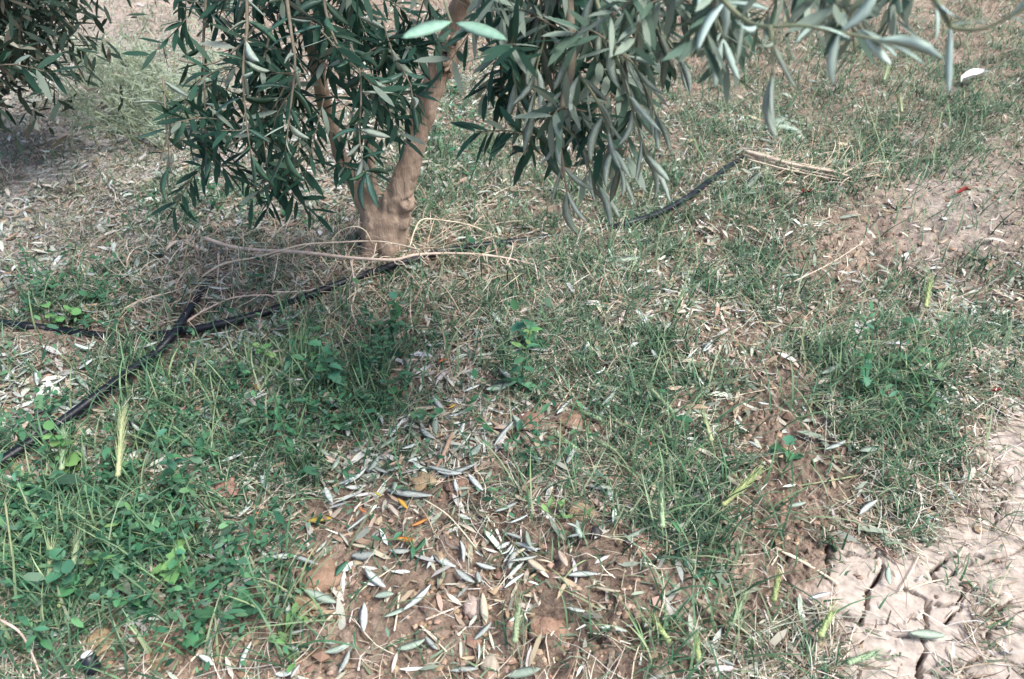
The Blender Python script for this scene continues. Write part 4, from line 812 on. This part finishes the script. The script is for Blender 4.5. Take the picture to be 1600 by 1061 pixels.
own = {(680, 749): 'long slender silvery leaf lying beside the thick brown stalk', (541, 831): 'large broad silvery leaf left of the orange leaves', (442, 863): 'large twisted silvery leaf on the soil left of bottom centre', (618, 842): 'lowest of the three orange leaves on the bare soil', (643, 823): 'middle orange leaf slanting up to the right on the bare soil',
       (622, 781): 'topmost of the three orange leaves on the bare soil', (479, 815): 'yellow leaf on the soil left of the orange leaves', (684, 567): 'orange leaf beside the thin brown stem in the middle', (569, 942): 'upright silvery leaf standing alone on the soil at bottom centre', (446, 922): 'pale blunt leaf upright on the soil at lower left of centre', (1264, 937): 'pale teal leaf at the left edge of the cracked mud',
       (1342, 806): 'pale green leaf at the upper edge of the cracked mud', (1420, 991): 'long level grey-green leaf across the deep mud crack', (936, 981): 'slender silvery leaf on the soil below the right grass', (305, 815): 'small orange leaf at the edge of the lower left green patch', (896, 702): 'bluish silvery leaf leaning beside the brown clods', (1387, 887): 'upright grey-green leaf at the wide mud crack', (951, 759): 'upright white leaf left of the stout barley spike'}
LV = '''680 749 748 728 fs;529 757 562 745 fs;579 726 606 740 fs;603 765 677 775 fs;507 761 520 786 fs;512 794 545 794 fs;657 670 681 687 fs;772 697 804 668 fs;711 749 715 770 fs;731 740 755 770 fs;508 713 533 724 ft;597 715 618 698 ft;629 703 656 690 fs;407 742 418 768 fs;724 612 750 604 fs;677 537 701 536 fs
541 831 587 806 fs;442 863 500 896 fs;446 922 457 971 fs;569 942 569 989 fs;673 913 629 960 fs;546 1016 529 1055 fs;500 1004 525 1013 fs;548 1008 516 1024 fs;702 1049 748 1049 fs;748 1005 746 1034 fs;740 1000 768 976 fs;719 846 723 880 fs;676 864 714 889 fs;711 890 742 913 fs;745 895 750 915 fs;548 868 587 868 fs;549 851 575 855 ft;608 861 643 859 fs;585 934 616 929 fg;524 902 544 880 fgr;645 865 665 840 fgr
618 842 649 847 fo;643 823 670 809 fo;622 781 637 798 fo;479 815 521 810 fy;684 567 702 560 fo;664 995 684 1016 fs;442 1010 470 1025 fs;452 990 478 985 fs;430 1055 460 1050 fs;455 1060 470 1040 fs;375 1045 396 1005 fs;310 1024 334 1042 fs;350 848 357 868 fs;335 793 364 811 ft;365 820 383 832 fs;367 910 405 894 fs;305 815 313 832 fo;125 787 142 785 fs;788 919 820 901 fs;796 818 826 810 fs;885 819 903 832 fs;885 840 909 840 fs;955 843 970 846 ft;872 860 886 889 ft;928 917 970 918 ft;887 900 934 900 fs;936 981 979 992 fs;834 925 842 950 ft;1119 1030 1147 1046 fs;560 792 572 800 fo;700 640 712 634 fo;585 770 596 778 fy;395 800 408 806 fo;1012 690 1022 698 fo;977 840 1012 819 fg;885 950 915 959 fs
1264 937 1296 931 fs;1342 806 1369 786 fs;1387 887 1391 915 fg;1420 991 1479 993 fg;1230 793 1259 785 fg;822 545 857 551 fs;870 648 891 635 fs;938 635 963 605 fg;896 702 885 728 fs;951 759 954 784 fs;1166 691 1184 707 fs;1184 630 1202 632 fs;1006 757 1020 738 fs;825 710 847 720 fs;935 650 952 632 fs;957 585 973 592 fs;1016 546 1025 566 fs;1098 550 1112 530 fs;1073 562 1090 548 fs;815 658 832 653 ft;1288 703 1320 692 fs;1278 553 1300 556 fs;1282 586 1312 570 fg;1440 650 1458 648 ft;1342 706 1377 702 fg
76 604 107 589 fs;103 598 121 593 fs;17 675 30 665 fs;18 550 30 540 fs;380 525 404 548 fs;270 568 316 560 fg;312 590 340 585 fs;270 645 291 632 ft;233 680 249 665 fs;345 722 384 708 fs;368 790 390 760 fgr;314 760 326 786 ft;397 600 403 606 fo;468 552 476 560 fo;145 415 185 410 fs;1245 443 1263 430 fs;505 1020 545 1005 fg;600 965 640 945 fg;620 1015 665 1000 fg;1110 905 1140 880 fg;790 1058 845 1046 fg'''
nleaf = 0
for t in LV.replace('\n', ';').split(';'):
    f = t.split(); a, b, c, d = map(int, f[:4]); k = f[4]
    if (a, b) in own: fallen((a, b), (c, d), k, own[(a, b)], 'fallen olive leaves')
    else: z = zone((a + c) / 2, (b + d) / 2); fallen((a, b), (c, d), k, f'{KN[k]} fallen olive leaf {z}', f'{KN[k]} fallen leaves {z}')
    nleaf += 1
LZ = [(560, 690, 150, 50, 26), (760, 820, 300, 150, 14), (260, 520, 190, 90, 34), (350, 590, 70, 70, 26), (90, 590, 90, 60, 20), (150, 400, 150, 60, 34), (720, 620, 90, 80, 16), (780, 860, 60, 40, 6), (1000, 560, 180, 130, 22), (200, 850, 150, 110, 12)]
for cx, cy, sx, sy, n in LZ:
    for _ in range(n):
        px, py = R.gauss(cx, sx), R.gauss(cy, sy)
        if not (2 < px < 1598 and 2 < py < 1058) or nleaf >= 300: continue
        c = at_z(px, py); a = R.uniform(0, 6.283); l = R.uniform(.016, .030); e = Vector((math.cos(a), math.sin(a), 0)) * l
        k = R.choices(['fs', 'ft', 'fg'], [4, 2, 4])[0]; z = zone(px, py)
        pp = to_px(c.x - e.x, c.y - e.y); qq = to_px(c.x + e.x, c.y + e.y)
        fallen(pp[:2], qq[:2], k, f'{KN[k]} fallen olive leaf {z}', f'{KN[k]} fallen leaves {z}'); nleaf += 1
# broken sprigs with leaves still on them
def sprig(pts, leaves, key, label):
    P = [G(a, b, .008) for a, b in pts]; o = empty('olive_sprig', P[0], label, 'sprig'); acc = ([], []); tube(acc, smooth_path(P, 4), (.0015, .0009), 5); child('stem', acc_mesh('stem', acc, [M['twig']]), o)
    for a, b, c, d in leaves:
        p, q = G(a, b, .012), G(c, d, R.uniform(.006, .03)); l = link('leaf', R.choice(LM[key]), o); l.matrix_basis = frame(p - P[0], q - p, Vector((R.gauss(0, .4), -.2, -1 if key == 'fs' else 1)), (q - p).length, 1.0)
sprig([(398, 548), (412, 525), (430, 512)], [(412, 525, 385, 518), (412, 526, 402, 492), (420, 518, 455, 503), (425, 515, 445, 528), (418, 520, 432, 488), (405, 538, 430, 545), (404, 540, 378, 545), (425, 515, 460, 512)], 'fs', 'silvery olive sprig lying just below the long hose')
sprig([(788, 832), (805, 850), (843, 868)], [(788, 832, 818, 844), (801, 847, 842, 867), (840, 868, 796, 877), (800, 850, 782, 870), (803, 853, 786, 880), (806, 856, 795, 888), (798, 846, 776, 858), (815, 852, 838, 848), (812, 856, 832, 880), (796, 842, 784, 826), (820, 860, 850, 858)], 'fs', 'dense bunch of silvery leaves on the soil below centre')
sprig([(1160, 240), (1190, 200), (1215, 185), (1240, 190)], [(1190, 200, 1235, 175), (1190, 200, 1160, 195), (1200, 195, 1250, 205), (1215, 185, 1260, 215), (1180, 215, 1220, 225), (1175, 220, 1150, 215), (1225, 186, 1270, 190)], 'fg', 'cut grey-green olive sprig in the upper right grass')
sprig([(1150, 305), (1160, 300), (1168, 292)], [(1160, 298, 1190, 266), (1152, 304, 1185, 300), (1150, 306, 1125, 312)], 'fg', 'sprig with one long pale leaf right of the long hose')
sprig([(945, 410), (975, 404), (1000, 400)], [(940, 408, 1003, 398), (950, 410, 985, 420), (960, 406, 950, 388)], 'fg', 'grey-green sprig lying right of the hanging leaves')

# ------------------------------------------------------------------ stones, clods, scraps
def lump(px, py, wpx, hpx, mk, name, label, cat, group=None, rough=.25, sink=.25, zf=.7, seed=0):
    import bmesh
    c = G(px, py); dep = to_px(c.x, c.y)[2]; rx_, ry_ = wpx / 2 * dep / F, hpx / 2 * dep / F * 1.2
    bm = bmesh.new(); bmesh.ops.create_icosphere(bm, subdivisions=3, radius=1)
    for v in bm.verts:
        n = mnoise.noise(v.co * 1.4 + Vector((px, py, seed))) * rough * 1.8 + mnoise.noise(v.co * 3.3 + Vector((py, px, 3))) * rough * .9 + mnoise.noise(v.co * 8 + Vector((py, 5, px))) * rough * .45
        v.co = v.co * (1 + n); v.co = Vector((v.co.x * rx_, v.co.y * ry_, v.co.z * min(rx_, ry_) * zf))
    me = bpy.data.meshes.new(name); bm.to_mesh(me); bm.free(); me.materials.append(M[mk]); me.polygons.foreach_set('use_smooth', [True] * len(me.polygons))
    o = link(name, me, None, label, cat, group); o.location = c + Vector((0, 0, min(rx_, ry_) * zf * (1 - 2 * sink))); return o
lump(766, 1043, 32, 34, 'stone', 'stone', 'pinkish stone at the bottom edge below the small silver leaves', 'stone', rough=.15)
lump(740, 950, 30, 30, 'stone', 'stone', 'pale knobbly stone right of bottom centre', 'stone', rough=.2); lump(1165, 575, 9, 8, 'stone', 'stone', 'tiny pale pebble on the bare patch right of centre', 'stone'); lump(572, 877, 8, 8, 'stone', 'stone', 'tiny pale pebble below the broad silver leaf', 'stone')
lump(705, 830, 9, 8, 'stone', 'stone', 'tiny pale pebble right of the orange leaves', 'stone'); lump(733, 824, 10, 8, 'stone', 'stone', 'tiny white pebble under the straight straw', 'stone'); lump(1001, 858, 14, 22, 'stone', 'stone', 'small pale upright stone in the soil right of the leaf bunch', 'stone', rough=.2)
for a in [(824, 660, 34, 34, 'small reddish clod left of the twin brown clods'), (896, 660, 46, 36, 'rounded brown clod left of the lying barley spikes'), (662, 752, 44, 26, 'brown clod left of the long slender leaf tip'), (722, 762, 44, 26, 'brown clod under the long slender leaf'), (352, 768, 40, 34, 'orange-brown clod left of the leafy heap'), (905, 805, 44, 30, 'brown clod above the dark dried fruit'), (855, 990, 56, 44, 'wide brown clod near the bottom right of centre'),
          (500, 905, 60, 46, 'wide brown clod right of the twisted silvery leaf'), (480, 940, 50, 36, 'brown clod right of the pale blunt leaf'), (1000, 850, 60, 40, 'brown clod below the stout barley spike'), (160, 1010, 50, 40, 'reddish clod beside the black plastic piece'), (250, 1030, 44, 30, 'brown clod in the lower left grass')]:
    lump(*a[:4], 'clod', 'soil_clod', a[4], 'clod', 'lumps of earth on the bare soil', .32, .38, .55)
lump(931, 836, 18, 18, 'fruit', 'dried_fruit', 'small dark dried fruit on the soil right of the leaf bunch', 'fruit', rough=.12, sink=.1, zf=.9)
lump(1381, 845, 18, 12, 'white', 'paper_scrap', 'small whitish scrap beside the flat brown stalk on the mud', 'scrap', rough=.35, sink=.2, zf=.5)
def scrap(px, py, L, W, az, mk, name, label, cat, curl=.3, nx=8, ny=4):
    c = G(px, py, .012); V = []; Fc = []
    for i in range(nx + 1):
        for j in range(ny + 1):
            u, v = i / nx - .5, j / ny - .5; e = math.sqrt(max(.05, 1 - (2 * u) ** 4)); z = curl * W * (4 * v * v - .3) + mnoise.noise(Vector((u * 5, v * 5, px))) * W * .25
            V.append((u * L, v * W * e, z))
    n = len(V); V += [(a, b, z - .0012) for a, b, z in V]
    for i in range(nx):
        for j in range(ny): a = i * (ny + 1) + j; f = (a, a + ny + 1, a + ny + 2, a + 1); Fc.append(f); Fc.append(tuple(n + q for q in reversed(f)))
    me = bpy.data.meshes.new(name); me.from_pydata(V, [], Fc); me.materials.append(M[mk]); me.polygons.foreach_set('use_smooth', [True] * len(Fc)); o = link(name, me, None, label, cat); o.location = c; o.rotation_euler = (R.uniform(-.2, .2), R.uniform(-.2, .2), az); return o
o = scrap(1516, 131, .11, .042, .35, 'white', 'paper_scrap', 'crumpled white scrap lying on the upper right grass', 'scrap', .5); o.location.z += .03
scrap(1262, 299, .04, .022, .4, 'petal', 'flower_petal', 'dark red petal below the bundle of dry stalks', 'petal'); scrap(1503, 298, .05, .014, .6, 'petal', 'flower_petal', 'red petal on the bare soil at the right', 'petal'); scrap(1557, 609, .018, .008, .1, 'petal', 'flower_petal', 'tiny red petal near the right edge', 'petal')
# black plastic piece at the lower left
c = G(141, 1036, .02); o = empty('plastic_fitting', c, 'small black plastic piece with pale cap in the lower left grass', 'plastic fitting')
acc = ([], []); e1, e2 = G(147, 1050, .012), G(136, 1024, .03); tube(acc, [e1, e1.lerp(e2, .1), e1.lerp(e2, .9), e2], (.008, .0105, .0105, .009), 12); child('body', acc_mesh('body', acc, [M['black']]), o)
acc = ([], []); tube(acc, [e2, e2 + (e2 - e1) * .12, e2 + (e2 - e1) * .2], (.0085, .0075, .004), 10); child('cap', acc_mesh('cap', acc, [M['white']]), o)
print('leaves on tree', leaf_count, 'fallen', nleaf, 'objects', len(bpy.data.objects))
